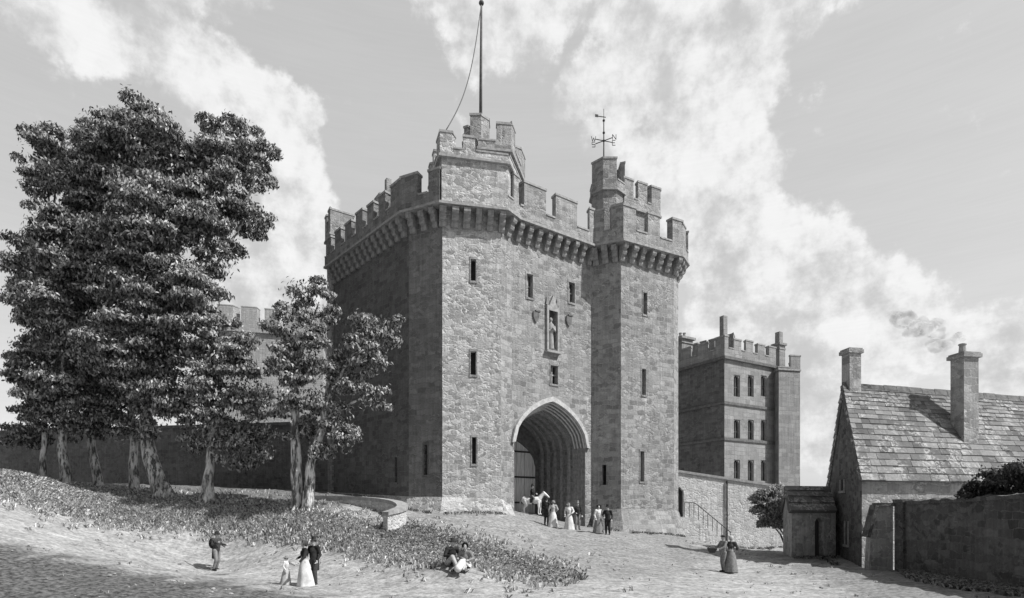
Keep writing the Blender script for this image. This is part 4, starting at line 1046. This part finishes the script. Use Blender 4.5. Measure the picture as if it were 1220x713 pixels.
# grass on the bank and weeds along it: nobody could count them
def tufts(name,XYp,hgtm,wid,tone,label,blades=5):
    n=len(XYp); z=hgt_arr(XYp); V=[];Tn=[]
    for b in range(blades):
        an=RNG.uniform(0,2*math.pi,n); hh=hgtm*RNG.uniform(.5,1.2,n); ww=wid*RNG.uniform(.6,1.3,n); ln=RNG.uniform(.3,1.1,n)*hh
        bx=XYp[:,0]+RNG.normal(0,hgtm*.35,n); by=XYp[:,1]+RNG.normal(0,hgtm*.35,n)
        dx,dy=np.cos(an),np.sin(an); px,py=-dy,dx
        v=np.stack([np.stack([bx-px*ww/2,by-py*ww/2,z-.03],1),np.stack([bx+px*ww/2,by+py*ww/2,z-.03],1),
                    np.stack([bx+dx*ln*.5+px*ww*.4,by+dy*ln*.5+py*ww*.4,z+hh*.75],1),np.stack([bx+dx*ln,by+dy*ln,z+hh*.8],1)],1)
        V.append(v.reshape(-1,3)); t=tone[0]+(tone[1]-tone[0])*RNG.uniform(0,1,n)**1.3; Tn.append(np.repeat(t,4))
    V=np.concatenate(V);Tn=np.concatenate(Tn); m=len(V)//4
    me=bpy.data.meshes.new(name); me.vertices.add(4*m); me.vertices.foreach_set('co',V.astype(np.float32).ravel())
    me.loops.add(4*m); me.loops.foreach_set('vertex_index',np.arange(4*m,dtype=np.int32)); me.polygons.add(m)
    me.polygons.foreach_set('loop_start',np.arange(0,4*m,4,dtype=np.int32)); me.polygons.foreach_set('loop_total',np.full(m,4,np.int32)); me.update(); me.validate()
    at=me.attributes.new('tone','FLOAT','POINT'); at.data.foreach_set('value',Tn.astype(np.float32)); me.materials.append(M['grass'])
    o=bpy.data.objects.new(name,me); link(o); tag(o,label,'grass' if name=='grass' else 'weeds',kind='stuff'); return o
def scatter(poly,n,x0,x1,y0,y1,j=0):
    q=np.column_stack([RNG.uniform(x0,x1,n),RNG.uniform(y0,y1,n)]); z=hgt_arr(q); u,v=proj(q[:,0],q[:,1],z)
    if j: k=RNG.exponential(1,n)*j; u=u+RNG.choice([-1,1],n)*k*1.6; v=v+RNG.choice([-1,1],n)*k
    return q[inpoly(u,v,poly)]
gr=scatter(BANK,110000,-34,6,17,36,4.5)
WEED=[(455,630),(480,624),(500,630),(560,648),(640,674),(700,692),(655,690),(600,674),(540,657),(505,652),(470,648),(440,640)]
wd1=scatter(WEED,30000,-9,5,17,30,2.2); 
cpl=np.array([[(546-U0)*20.4/F,20.1]])
gr=gr[np.hypot(*(gr-cpl).T)>1.0]; wd1=wd1[np.hypot(*(wd1-cpl).T)>1.15]
tufts('grass',gr,.17,.065,(.2,.9),'coarse tufted grass on the bank below the trees')
WEED2=[(1070,680),(1120,684),(1220,697),(1220,712),(1150,704),(1090,692)]
wd2=scatter(WEED2,14000,14.5,17.1,16,26)
TB=[(-60,540),(10,558),(60,574),(120,582),(200,592),(260,598),(330,604),(400,612),(400,618),(250,604),(150,594),(50,580),(-60,560)]
wd3=scatter(TB,9000,-34,-4,26,37)
def sparse(n,x0,x1,y0,y1,poly,thr):
    q=np.column_stack([RNG.uniform(x0,x1,n),RNG.uniform(y0,y1,n)]); z=hgt_arr(q); u,v=proj(q[:,0],q[:,1],z)
    f=np.sin(q[:,0]*1.7+2*np.sin(q[:,1]*.6))*np.sin(q[:,1]*1.3+1.5*np.sin(q[:,0]*.9))+RNG.normal(0,.35,n)
    return q[inpoly(u,v,poly)&(f>thr)]
scat=sparse(2600,-20,22,16,40,[(0,600),(300,640),(700,690),(800,640),(860,640),(940,662),(1020,680),(1220,715),(0,715)],.75)
tufts('grass',scat,.09,.06,(.12,.6),'thin scattered grass blades on the trodden ground',4)
feet=[]
for a,b in ((W2,W3),(W3,W4),(W5,W6),(W6,W7),(ra,rbv),(O0,O1),(K3,K0)):
    a,b=Vector(a[:2]),Vector(b[:2]); n_=seg(a,b)[3]; k=int((b-a).length*16)
    for q in range(k):
        p=a.lerp(b,random.random())+n_*(abs(random.gauss(0,.18))+(.85 if a.y>31 and a.y<39.6 else .08)); feet.append((p.x,p.y))
tufts('weeds',np.array(feet),.16,.07,(.06,.45),'short weeds growing along the foot of the walls',4)
tufts('weeds',np.concatenate([wd1[::2],wd2[:2500],wd3[:1500]]),.17,.08,(.05,.6),'dark rank weeds edging the bank and the garden wall foot')

st_=MB(); qs=sparse(2600,-18,22,16,40,[(0,590),(300,640),(500,660),(600,610),(760,640),(860,640),(940,662),(1020,680),(1220,715),(0,715)],-.1)[:450]; zs_=hgt_arr(qs)
for (x,y),z in zip(qs,zs_):
    r=.02+.05*random.random()**2.5; st_.ball((x,y,z+r*.1),(r*random.uniform(.8,1.5),r*random.uniform(.8,1.4),r*.7),6,4)
o=st_.build('gravel',M['trim'],None); tag(o,'loose small stones strewn over the trodden ground','stones',kind='stuff')

# ------------------------------------------------------------------ people
def remesh(mb,vox,smooth=3):
    me=mb.mesh('tmp',uv=False); o=bpy.data.objects.new('tmp',me); COL.objects.link(o)
    r=o.modifiers.new('r','REMESH'); r.mode='VOXEL'; r.voxel_size=vox
    s=o.modifiers.new('s','SMOOTH'); s.factor=.5; s.iterations=smooth
    dg=bpy.context.evaluated_depsgraph_get(); dg.update(); ev=o.evaluated_get(dg)
    out=bpy.data.meshes.new_from_object(ev); bpy.data.objects.remove(o); return out
def limb(mb,pts,rad,n=10):
    for i in range(len(pts)-1): mb.tube([pts[i],pts[i+1]],[rad[i],rad[i+1]],n)
    for p,r in zip(pts,rad): mb.ball(p,r,n,6)
def part(mb,name,mat,parent,vox=None,smooth=3):
    me=remesh(mb,vox,smooth) if vox else mb.mesh(name)
    me.name=name; me.materials.clear(); me.materials.append(mat)
    me.polygons.foreach_set('use_smooth',[True]*len(me.polygons))
    o=bpy.data.objects.new(name,me); link(o,parent); return o
def V3(*a): return Vector(a)
def hand(mb,w,dirv,side):
    d=dirv.normalized(); up=V3(0,-1,0) if abs(d.y)<.8 else V3(0,0,1); x=d.cross(up).normalized(); 
    palm=w+d*.05; mb.ball(palm,(.036,.03,.05)); 
    for k,l in enumerate((.068,.078,.074,.058)):
        b=palm+x*(.030-.02*k)+d*.03; k1=b+d*l*.6+up*.008; k2=b+d*l*.85+up*.03
        limb(mb,[b,k1,k2],[.0105,.0098,.0085],6)
    b=palm+x*.03*side; limb(mb,[b,b+x*.035*side+d*.03,b+x*.035*side+d*.06+up*.015],[.012,.011,.009],6)
def person(label,u,v,d,hgt_m,yaw,pose=None,sex='m',coat='black',legs='mid',skirt='white',hat='top',hatm='black',group=None,extras=None,seat=False):
    x=(u-U0)*d/F; z=hgt(x,d)
    t=thing('person',(x,d,z),label,'person',group); t.rotation_euler=(0,0,math.radians(yaw))
    k=hgt_m/1.75; t.scale=(k,k,k)
    ps={'pel':V3(0,0,.95),'chest':V3(0,-.01,1.28),'neck':V3(0,0,1.47),'head':V3(0,-.02,1.635),
        'Lel':V3(-.27,.03,1.16),'Lwr':V3(-.25,-.12,.95),'Rel':V3(.27,.03,1.16),'Rwr':V3(.25,-.12,.95),
        'Lkn':V3(-.10,-.03,.50),'Lan':V3(-.10,.03,.09),'Rkn':V3(.10,-.06,.50),'Ran':V3(.11,-.02,.09)}
    if pose: ps.update({a:V3(*b) for a,b in pose.items()})
    up=(ps['neck']-ps['pel']).normalized()
    Ls=ps['neck']+V3(-.185,0,0)-up*.05; Rs=ps['neck']+V3(.185,0,0)-up*.05; Lh=ps['pel']+V3(-.09,0,-.02); Rh=ps['pel']+V3(.09,0,-.02)
    hd_=ps['head']; nk=ps['neck']
    b=MB(); b.ball(hd_,(.076,.095,.118),16,12); b.ball(hd_+V3(0,-.03,-.075),(.05,.055,.045)); b.ball(hd_+V3(0,-.098,-.012),(.014,.02,.024),8,6)
    for s in (-1,1): b.ball(hd_+V3(.077*s,.01,-.005),(.012,.022,.032),8,6)
    limb(b,[nk-up*.04,hd_-V3(0,-.01,.07)],[.06,.055]); limb(b,[ps['pel'],ps['chest']],[.13,.15],12); limb(b,[Ls,Rs],[.07,.07])
    limb(b,[ps['chest'],nk-up*.06],[.14,.09],12); limb(b,[Lh,Rh],[.09,.09])
    for S,el,wr in ((Ls,'Lel','Lwr'),(Rs,'Rel','Rwr')):
        limb(b,[S,ps[el],ps[wr]],[.052,.042,.03]); hand(b,ps[wr],ps[wr]-ps[el],1 if el[0]=='L' else -1)
    for Hp,kn,an in ((Lh,'Lkn','Lan'),(Rh,'Rkn','Ran')):
        limb(b,[Hp,ps[kn],ps[an]],[.082,.058,.04]); f=ps[an]+V3(0,-.15,-.055); limb(b,[ps[an]-V3(0,-.02,.045),f],[.04,.032])
    part(b,'body',M['skin'],t,.011,2)
    e=MB()
    for s in (-1,1): e.ball(hd_+V3(.03*s,-.088,.008),.0095,8,6)
    part(e,'eyes',M['black'],t)
    e=MB(); e.tube([hd_+V3(-.022,-.088,-.062),hd_+V3(0,-.094,-.064),hd_+V3(.022,-.088,-.062)],.006,6); part(e,'mouth',M['mid'],t)
    h=MB(); h.ball(hd_+V3(0,.022,.03),(.084,.093,.103),14,10)
    if sex=='f': h.ball(hd_+V3(0,.10,.0),(.05,.05,.055))
    part(h,'hair',M['dark'],t)
    # jacket or bodice with sleeves
    c=MB(); limb(c,[ps['pel']+up*.03,ps['chest']],[.15 if sex=='m' else .125,.172 if sex=='m' else .155],14); limb(c,[ps['chest'],nk-up*.05],[.165,.10],12); limb(c,[Ls,Rs],[.085,.085])
    for S,el,wr in ((Ls,'Lel','Lwr'),(Rs,'Rel','Rwr')): limb(c,[S,ps[el],ps[wr]+(ps[el]-ps[wr])*.08],[.082 if sex=='f' else .074,.06,.046])
    if sex=='m' and not seat:
        c.tube([ps['pel']+V3(0,.03,.08),V3(ps['pel'].x,.10,.55)],[.165,.14],12)
    part(c,'coat' if sex=='m' else 'bodice',M[coat],t,.016,3)
    if sex=='m':
        l=MB()
        for Hp,kn,an in ((Lh,'Lkn','Lan'),(Rh,'Rkn','Ran')): limb(l,[Hp,ps[kn],ps[an]+V3(0,0,.03)],[.105,.08,.06])
        limb(l,[Lh,Rh],[.11,.11]); part(l,'trousers',M[legs],t,.016,3)
    else:
        s=MB()
        if seat:
            limb(s,[ps['pel'],(ps['Lkn']+ps['Rkn'])/2],[.16,.15],14); limb(s,[(ps['Lkn']+ps['Rkn'])/2,(ps['Lan']+ps['Ran'])/2+V3(0,0,.03)],[.15,.15],14); limb(s,[ps['pel']-V3(0,0,.02),ps['pel']+V3(.1,-.4,-.06)],[.19,.15])
            part(s,'skirt',M[skirt],t,.02,3)
        else:
            n=28; prof=[(.13,1.06),(.16,.96),(.22,.80),(.27,.5),(.32,.2),(.345,.02)]
            for r,zz in prof:
                for q in range(n):
                    an=2*math.pi*q/n; rr=r*(1+(1.1-zz)*.06*math.sin(an*7)); s.v.append((rr*math.cos(an),rr*math.sin(an)*.95+(.95-zz)*.05,zz))
            for i in range(len(prof)-1):
                for q in range(n): s.f.append((i*n+(q+1)%n,i*n+q,(i+1)*n+q,(i+1)*n+(q+1)%n))
            part(s,'skirt',M[skirt],t)
    f=MB()
    for an in ('Lan','Ran'): limb(f,[ps[an]-V3(0,-.03,.04),ps[an]+V3(0,-.15,-.05)],[.048,.038])
    part(f,'shoes',M['black'],t,.014,2)
    hm=MB()
    if hat=='top': hm.lathe(hd_+V3(0,.01,.06),[(.088,0),(.145,.0),(.15,.012),(.09,.02),(.086,.1),(.094,.165),(.0,.168)],16)
    elif hat=='cap': hm.ball(hd_+V3(0,.0,.075),(.105,.12,.06)); hm.ball(hd_+V3(0,-.1,.06),(.07,.06,.012))
    elif hat=='wide': hm.lathe(hd_+V3(0,.01,.05),[(.085,0),(.18,-.015),(.185,0),(.09,.02),(.085,.09),(.06,.12),(0,.125)],16)
    elif hat=='bonnet':
        hm.ball(hd_+V3(0,.045,.035),(.105,.11,.125),14,10); 
        ringp=[hd_+V3(.135*math.cos(a),-.07,.02+.145*math.sin(a)) for a in np.linspace(-.5,math.pi+.5,13)]; back=[hd_+V3(.10*math.cos(a),.03,.03+.115*math.sin(a)) for a in np.linspace(-.5,math.pi+.5,13)]
        for i in range(12): hm.poly([ringp[i],ringp[i+1],back[i+1],back[i]])
    part(hm,'hat' if hat!='bonnet' else 'bonnet',M[hatm],t)
    if extras: extras(t,ps)
    return t
AL={'Lel':(-.30,-.02,1.18),'Lwr':(-.20,-.22,1.08)}; AR={'Rel':(.30,-.02,1.18),'Rwr':(.20,-.22,1.08)}
# pedlar with pack and stick
def pack(t,ps):
    b=MB(); b.ball((0,.24,1.25),(.19,.14,.26)); part(b,'pack',M['black'],t,.03,3)
person('lone walking man with a pack on his back on the pale slope',258,680,25,1.66,70,{'Rel':(.28,.02,1.2),'Rwr':(.30,-.26,1.16),'Lel':(-.28,-.05,1.2),'Lwr':(-.16,-.25,1.3),'Lkn':(-.11,-.1,.5),'Lan':(-.11,.05,.09),'Rkn':(.11,-.0,.5),'Ran':(.12,.12,.1)},coat='dark',legs='mid',hat='wide',extras=pack)
p=V3(0,0,0); x0=(258-U0)*25/F; z0=hgt(x0,25)
b=MB(); b.tube([(x0-.62,25.1,z0+1.78),(x0,24.75,z0+1.32),(x0+.62,24.5,z0+1.05)],.022,6); o=b.build('walking_stick',M['wood_dark'],None,origin=(x0,24.7,z0+1.3)); tag(o,'dark stick held slantwise across the shoulders of the man with the pack','stick')
# family
person('small child in pale frock holding a hand out to the woman',341,699,20.6,1.02,80,{'Rel':(.27,-.1,1.3),'Rwr':(.2,-.38,1.22)},sex='f',coat='white',skirt='pale',hat='wide',hatm='mid')
person('woman in long white skirt and dark shawl between child and top-hatted man',363,698,20.5,1.60,-60,{'Rel':(.30,-.06,1.16),'Rwr':(.34,-.25,.98),**AL},sex='f',coat='black',skirt='white',hat='bonnet',hatm='dark')
person('man in black top hat and tailcoat beside the woman in the white skirt, left foreground',374,697,20.7,1.66,-20,{**AL},coat='black',legs='dark',hat='top')
# seated couple
SE={'pel':(0,.12,.17),'chest':(0,.02,.50),'neck':(0,-.05,.70),'head':(.02,-.09,.87),'Lkn':(-.2,-.42,.40),'Lan':(-.22,-.75,.09),'Rkn':(.22,-.40,.34),'Ran':(.18,-.78,.09),'Lel':(-.30,-.05,.42),'Lwr':(-.2,-.34,.42),'Rel':(.30,-.02,.42),'Rwr':(.2,-.3,.38)}
person('seated man in dark waistcoat and hat on the grassy bank',538,677,20.6,1.78,35,SE,coat='black',legs='pale',hat='wide',seat=True)
person('seated woman in pale dress leaning beside the seated man on the bank',555,678,20.4,1.66,-15,{**SE,'Lkn':(-.1,-.40,.30),'Rkn':(.12,-.42,.28)},sex='f',coat='mid',skirt='white',hat='bonnet',hatm='dark',seat=True)
# group before the gate
person('man in dark coat with the woman in trailing pale gown nearest the horse',651,626,35.0,1.66,160,{**AR},coat='black',legs='dark',hat='cap')
person('woman in trailing pale gown nearest the white horse',659,628,34.6,1.60,170,{**AL},sex='f',coat='pale',skirt='white',hat='bonnet',hatm='mid')
person('woman in white gown, middle couple before the archway',678,632,34.0,1.60,-10,{**AR},sex='f',coat='white',skirt='white',hat='bonnet',hatm='white')
person('man in dark coat and grey trousers, middle couple before the archway',688,631,34.3,1.66,15,{**AL},coat='black',legs='mid',hat='top',hatm='mid')
person('woman with white shawl and dark skirt before the right tower',713,637,33.1,1.62,20,{**AR},sex='f',coat='white',skirt='mid',hat='bonnet',hatm='black')
person('man all in black before the right tower',724,637,33.0,1.66,-15,{**AL},coat='black',legs='black',hat='top')
# couple on the right
def basket(t,ps):
    pass
person('man in dark cap and mottled coat carrying a basket, right of centre',862,682,26.1,1.66,-75,{'Lel':(-.26,-.14,1.2),'Lwr':(-.2,-.40,1.08),'Rel':(.26,-.14,1.2),'Rwr':(.2,-.40,1.08)},coat='mid',legs='mid',hat='cap')
x0=(862-U0)*26.1/F; z0=hgt(x0,26.1)
bx=x0-.55; b=MB(); b.lathe((bx,26.0,z0+.88),[(.11,0),(.19,.2),(.2,.22),(.17,.2),(.1,.03)],14,1.25,.9); o=b.build('basket',M['dark'],None,smooth=True,origin=(bx,26,z0+.88)); tag(o,'dark round basket held out by the man in the cap','basket')
b=MB(); b.tube([(bx-.2,26,z0+1.08),(bx-.1,26,z0+1.2),(bx+.1,26,z0+1.2),(bx+.2,26,z0+1.08)],.014,6); b.build('handle',M['dark'],o)
person('woman in dark cloak and pale bonnet beside the man with the basket',871,682,26.0,1.62,150,{**AL},sex='f',coat='dark',skirt='mid',hat='bonnet',hatm='pale')

# white horse and its rider
hx,hy=(634-U0)*38.4/F,38.4; hz=hgt(hx,hy)
ho=thing('horse',(hx,hy,hz),'white horse carrying a rider at the mouth of the archway','horse'); ho.rotation_euler=(0,0,math.radians(-14)); ho.scale=(.82,.82,.82)
b=MB()
limb(b,[V3(-.55,0,1.18),V3(-.1,0,1.14),V3(.45,0,1.18)],[.29,.30,.29],14); b.ball((-.62,0,1.2),(.3,.25,.29)); b.ball((.55,0,1.12),(.24,.22,.29))
limb(b,[V3(.6,0,1.3),V3(.85,0,1.58),V3(1.0,0,1.72)],[.21,.145,.12],12); limb(b,[V3(1.0,0,1.74),V3(1.2,0,1.58),V3(1.38,0,1.42)],[.115,.095,.065],12)
for s in (-1,1):
    b.tube([V3(.97,.06*s,1.82),V3(.99,.07*s,1.95)],[.035,.008],7)
    fx=.55+(.10 if s>0 else 0)
    limb(b,[V3(fx,.13*s,1.0),V3(fx+.02,.13*s,.55),V3(fx-.02,.13*s,.14),V3(fx+.05,.13*s,.04)],[.12,.065,.042,.06],9)
    bx_=-.68+(.14 if s<0 else 0)
    limb(b,[V3(bx_,.14*s,1.1),V3(bx_+.12,.14*s,.82),V3(bx_-.1,.14*s,.52),V3(bx_-.06,.14*s,.14),V3(bx_+.02,.14*s,.04)],[.19,.13,.06,.042,.06],9)
part(b,'body',M['hide'],ho,.02,3)
b=MB(); limb(b,[V3(-.86,0,1.32),V3(-.98,0,1.1),V3(-.98,0,.65)],[.05,.08,.03],8); part(b,'tail',M['pale'],ho,.02,2)
b=MB(); limb(b,[V3(.55,0,1.5),V3(.75,0,1.66),V3(.92,0,1.84)],[.05,.06,.05],8); part(b,'mane',M['pale'],ho,.02,2)
b=MB(); b.ball((0,0,1.42),(.3,.22,.08)); b.box((0,.29,1.15),(.3,.03,.4)); b.box((0,-.29,1.15),(.3,.03,.4)); part(b,'saddle',M['dark'],ho,.02,2)
b=MB(); 
for s in (-1,1): b.tube([V3(1.3,.07*s,1.47),V3(.8,.1*s,1.5),V3(.25,.06*s,1.62)],.012,5)
part(b,'reins',M['dark'],ho)
rd=person('rider in dark coat and hat mounted on the white horse',634,612,38.4,1.5,76,{'pel':(0,0,.95),'Lkn':(-.30,-.22,.72),'Lan':(-.33,-.10,.33),'Rkn':(.30,-.22,.72),'Ran':(.33,-.10,.33),'Lel':(-.26,-.08,1.2),'Lwr':(-.1,-.3,1.1),'Rel':(.26,-.08,1.2),'Rwr':(.1,-.3,1.1)},coat='black',legs='mid',hat='top',seat=True)
rd.location.z=hz+.47

# ------------------------------------------------------------------ light and sky
sl=bpy.data.lights.new('sun','SUN'); sl.energy=5.0; sl.angle=math.radians(.5); sl.color=(1,.995,.985)
so=bpy.data.objects.new('sun',sl); COL.objects.link(so); so.rotation_euler=SUN.to_track_quat('Z','Y').to_euler(); so.location=(30,-20,40)
wld=bpy.data.worlds.new('World'); sc.world=wld; wld.use_nodes=True; nt=wld.node_tree; nt.nodes.clear()
out=nt.nodes.new('ShaderNodeOutputWorld'); bg=nt.nodes.new('ShaderNodeBackground'); nt.links.new(bg.outputs[0],out.inputs[0]); bg.inputs[1].default_value=.15
sky=nt.nodes.new('ShaderNodeTexSky'); sky.sky_type='NISHITA'; sky.sun_disc=False; sky.sun_elevation=ELEV; sky.sun_rotation=math.atan2(SUN.x,SUN.y); sky.dust_density=2.0
bw=nt.nodes.new('ShaderNodeRGBToBW'); nt.links.new(sky.outputs[0],bw.inputs[0])
tc=nt.nodes.new('ShaderNodeTexCoord'); D=tc.outputs['Generated']
clouds=[(800,0,70),(850,20,70),(915,5,38),(835,80,60),(850,130,60),(895,150,26),(835,190,60),(880,205,42),(835,250,60),(890,260,30),(890,300,50),(950,340,50),(1000,350,48),(1055,350,45),(1095,390,45),(1000,410,60),(900,350,60),(1190,430,45),(980,480,60),(740,170,34),(700,100,30),(760,80,40),
        (60,15,45),(110,45,45),(175,45,32),(225,80,38),(270,110,38),(305,140,44),(345,150,30),(350,210,38),(375,250,36),(360,310,46),(300,330,40),(600,-60,90),(200,-100,90),(1300,380,60),(1000,-90,60)]
acc=None
wn=N(nt,'ShaderNodeTexNoise',Scale=9.0,Detail=8.0,Roughness=.62); nt.links.new(D,wn.inputs['Vector'])
wn2=N(nt,'ShaderNodeTexNoise',Scale=26.0,Detail=6.0,Roughness=.6); nt.links.new(D,wn2.inputs['Vector'])
wc=N(nt,'ShaderNodeTexNoise',Scale=6.0,Detail=6.0,Roughness=.6); nt.links.new(D,wc.inputs['Vector'])
s1=N(nt,'ShaderNodeVectorMath',operation='SUBTRACT'); nt.links.new(wc.outputs['Color'],s1.inputs[0]); s1.inputs[1].default_value=(.5,.5,.5)
s2=N(nt,'ShaderNodeVectorMath',operation='SCALE'); nt.links.new(s1.outputs[0],s2.inputs[0]); s2.inputs['Scale'].default_value=.13
s3=N(nt,'ShaderNodeVectorMath',operation='ADD'); nt.links.new(D,s3.inputs[0]); nt.links.new(s2.outputs[0],s3.inputs[1])
s4=N(nt,'ShaderNodeVectorMath',operation='NORMALIZE'); nt.links.new(s3.outputs[0],s4.inputs[0]); DW=s4.outputs[0]
of=N(nt,'ShaderNodeVectorMath',operation='ADD'); nt.links.new(D,of.inputs[0]); of.inputs[1].default_value=(.022,0,.026)
wo=N(nt,'ShaderNodeTexNoise',Scale=9.0,Detail=8.0,Roughness=.62); nt.links.new(of.outputs[0],wo.inputs['Vector'])
for u,v,r in clouds:
    dv=Vector(((u-U0)/F,1,(V0-v)/F)); L=dv.length; dv/=L; ang=r/F/L
    dt_=nt.nodes.new('ShaderNodeVectorMath'); dt_.operation='DOT_PRODUCT'; nt.links.new(DW,dt_.inputs[0]); dt_.inputs[1].default_value=dv
    mr=nt.nodes.new('ShaderNodeMapRange'); mr.interpolation_type='SMOOTHSTEP'; nt.links.new(dt_.outputs['Value'],mr.inputs[0]); mr.inputs[1].default_value=math.cos(ang*1.7); mr.inputs[2].default_value=math.cos(ang*.2)
    acc=mr.outputs[0] if acc is None else mathn(nt,'MAXIMUM',acc,mr.outputs[0])
den_=mathn(nt,'ADD',acc,mathn(nt,'ADD',mathn(nt,'MULTIPLY_ADD',wn.outputs[0],2.6,-1.3),mathn(nt,'MULTIPLY_ADD',wn2.outputs[0],1.1,-.55)))
cm_=ramp(nt,den_,.22,.72)
stn=N(nt,'ShaderNodeTexNoise',Scale=1.0,Detail=4.0,Roughness=.6); nt.links.new(scaled(nt,D,(3,3,22)),stn.inputs['Vector'])
fine=N(nt,'ShaderNodeTexNoise',Scale=1.0,Detail=2.0); nt.links.new(scaled(nt,D,(18,18,420)),fine.inputs['Vector'])
sep=nt.nodes.new('ShaderNodeSeparateXYZ'); nt.links.new(D,sep.inputs[0])
veil=ramp(nt,sep.outputs['Y'],-.15,.45)           # cloud veil added ahead only; the dimmer sky behind deepens shade on walls
base=mathn(nt,'MULTIPLY_ADD',bw.outputs[0],.55,mathn(nt,'MULTIPLY_ADD',veil,2.75,.15))
base=mathn(nt,'MULTIPLY',base,mathn(nt,'MULTIPLY_ADD',stn.outputs[0],.14,.93))
lit=ramp(nt,mathn(nt,'SUBTRACT',wn.outputs[0],wo.outputs[0]),-.16,.13)
shade=mathn(nt,'ADD',mathn(nt,'MULTIPLY_ADD',lit,2.2,3.95),mathn(nt,'MULTIPLY_ADD',wn2.outputs[0],.8,-.4))
tone=mixf(nt,mathn(nt,'MULTIPLY',cm_,.95),base,shade)
tone=mathn(nt,'MULTIPLY',tone,mathn(nt,'MULTIPLY_ADD',fine.outputs[0],.06,.97))
nt.links.new(grey(nt,tone),bg.inputs[0])

# ------------------------------------------------------------------ camera
cd=bpy.data.cameras.new('camera'); cam=bpy.data.objects.new('camera',cd); COL.objects.link(cam); cam.location=(0,0,EYE); cam.rotation_euler=(math.pi/2,0,0)
cd.sensor_width=36; cd.lens=36*F/1220; cd.shift_y=(V0-356.5)/1220; cd.clip_end=3000; cd.clip_start=.2
sc.camera=cam
sc.view_settings.view_transform='Standard'; sc.view_settings.look='None'; sc.view_settings.gamma=1; sc.view_settings.exposure=0
sc.render.engine='CYCLES'; sc.cycles.use_denoising=True; sc.cycles.max_bounces=5; sc.cycles.diffuse_bounces=3; sc.cycles.transparent_max_bounces=8; sc.cycles.volume_bounces=0
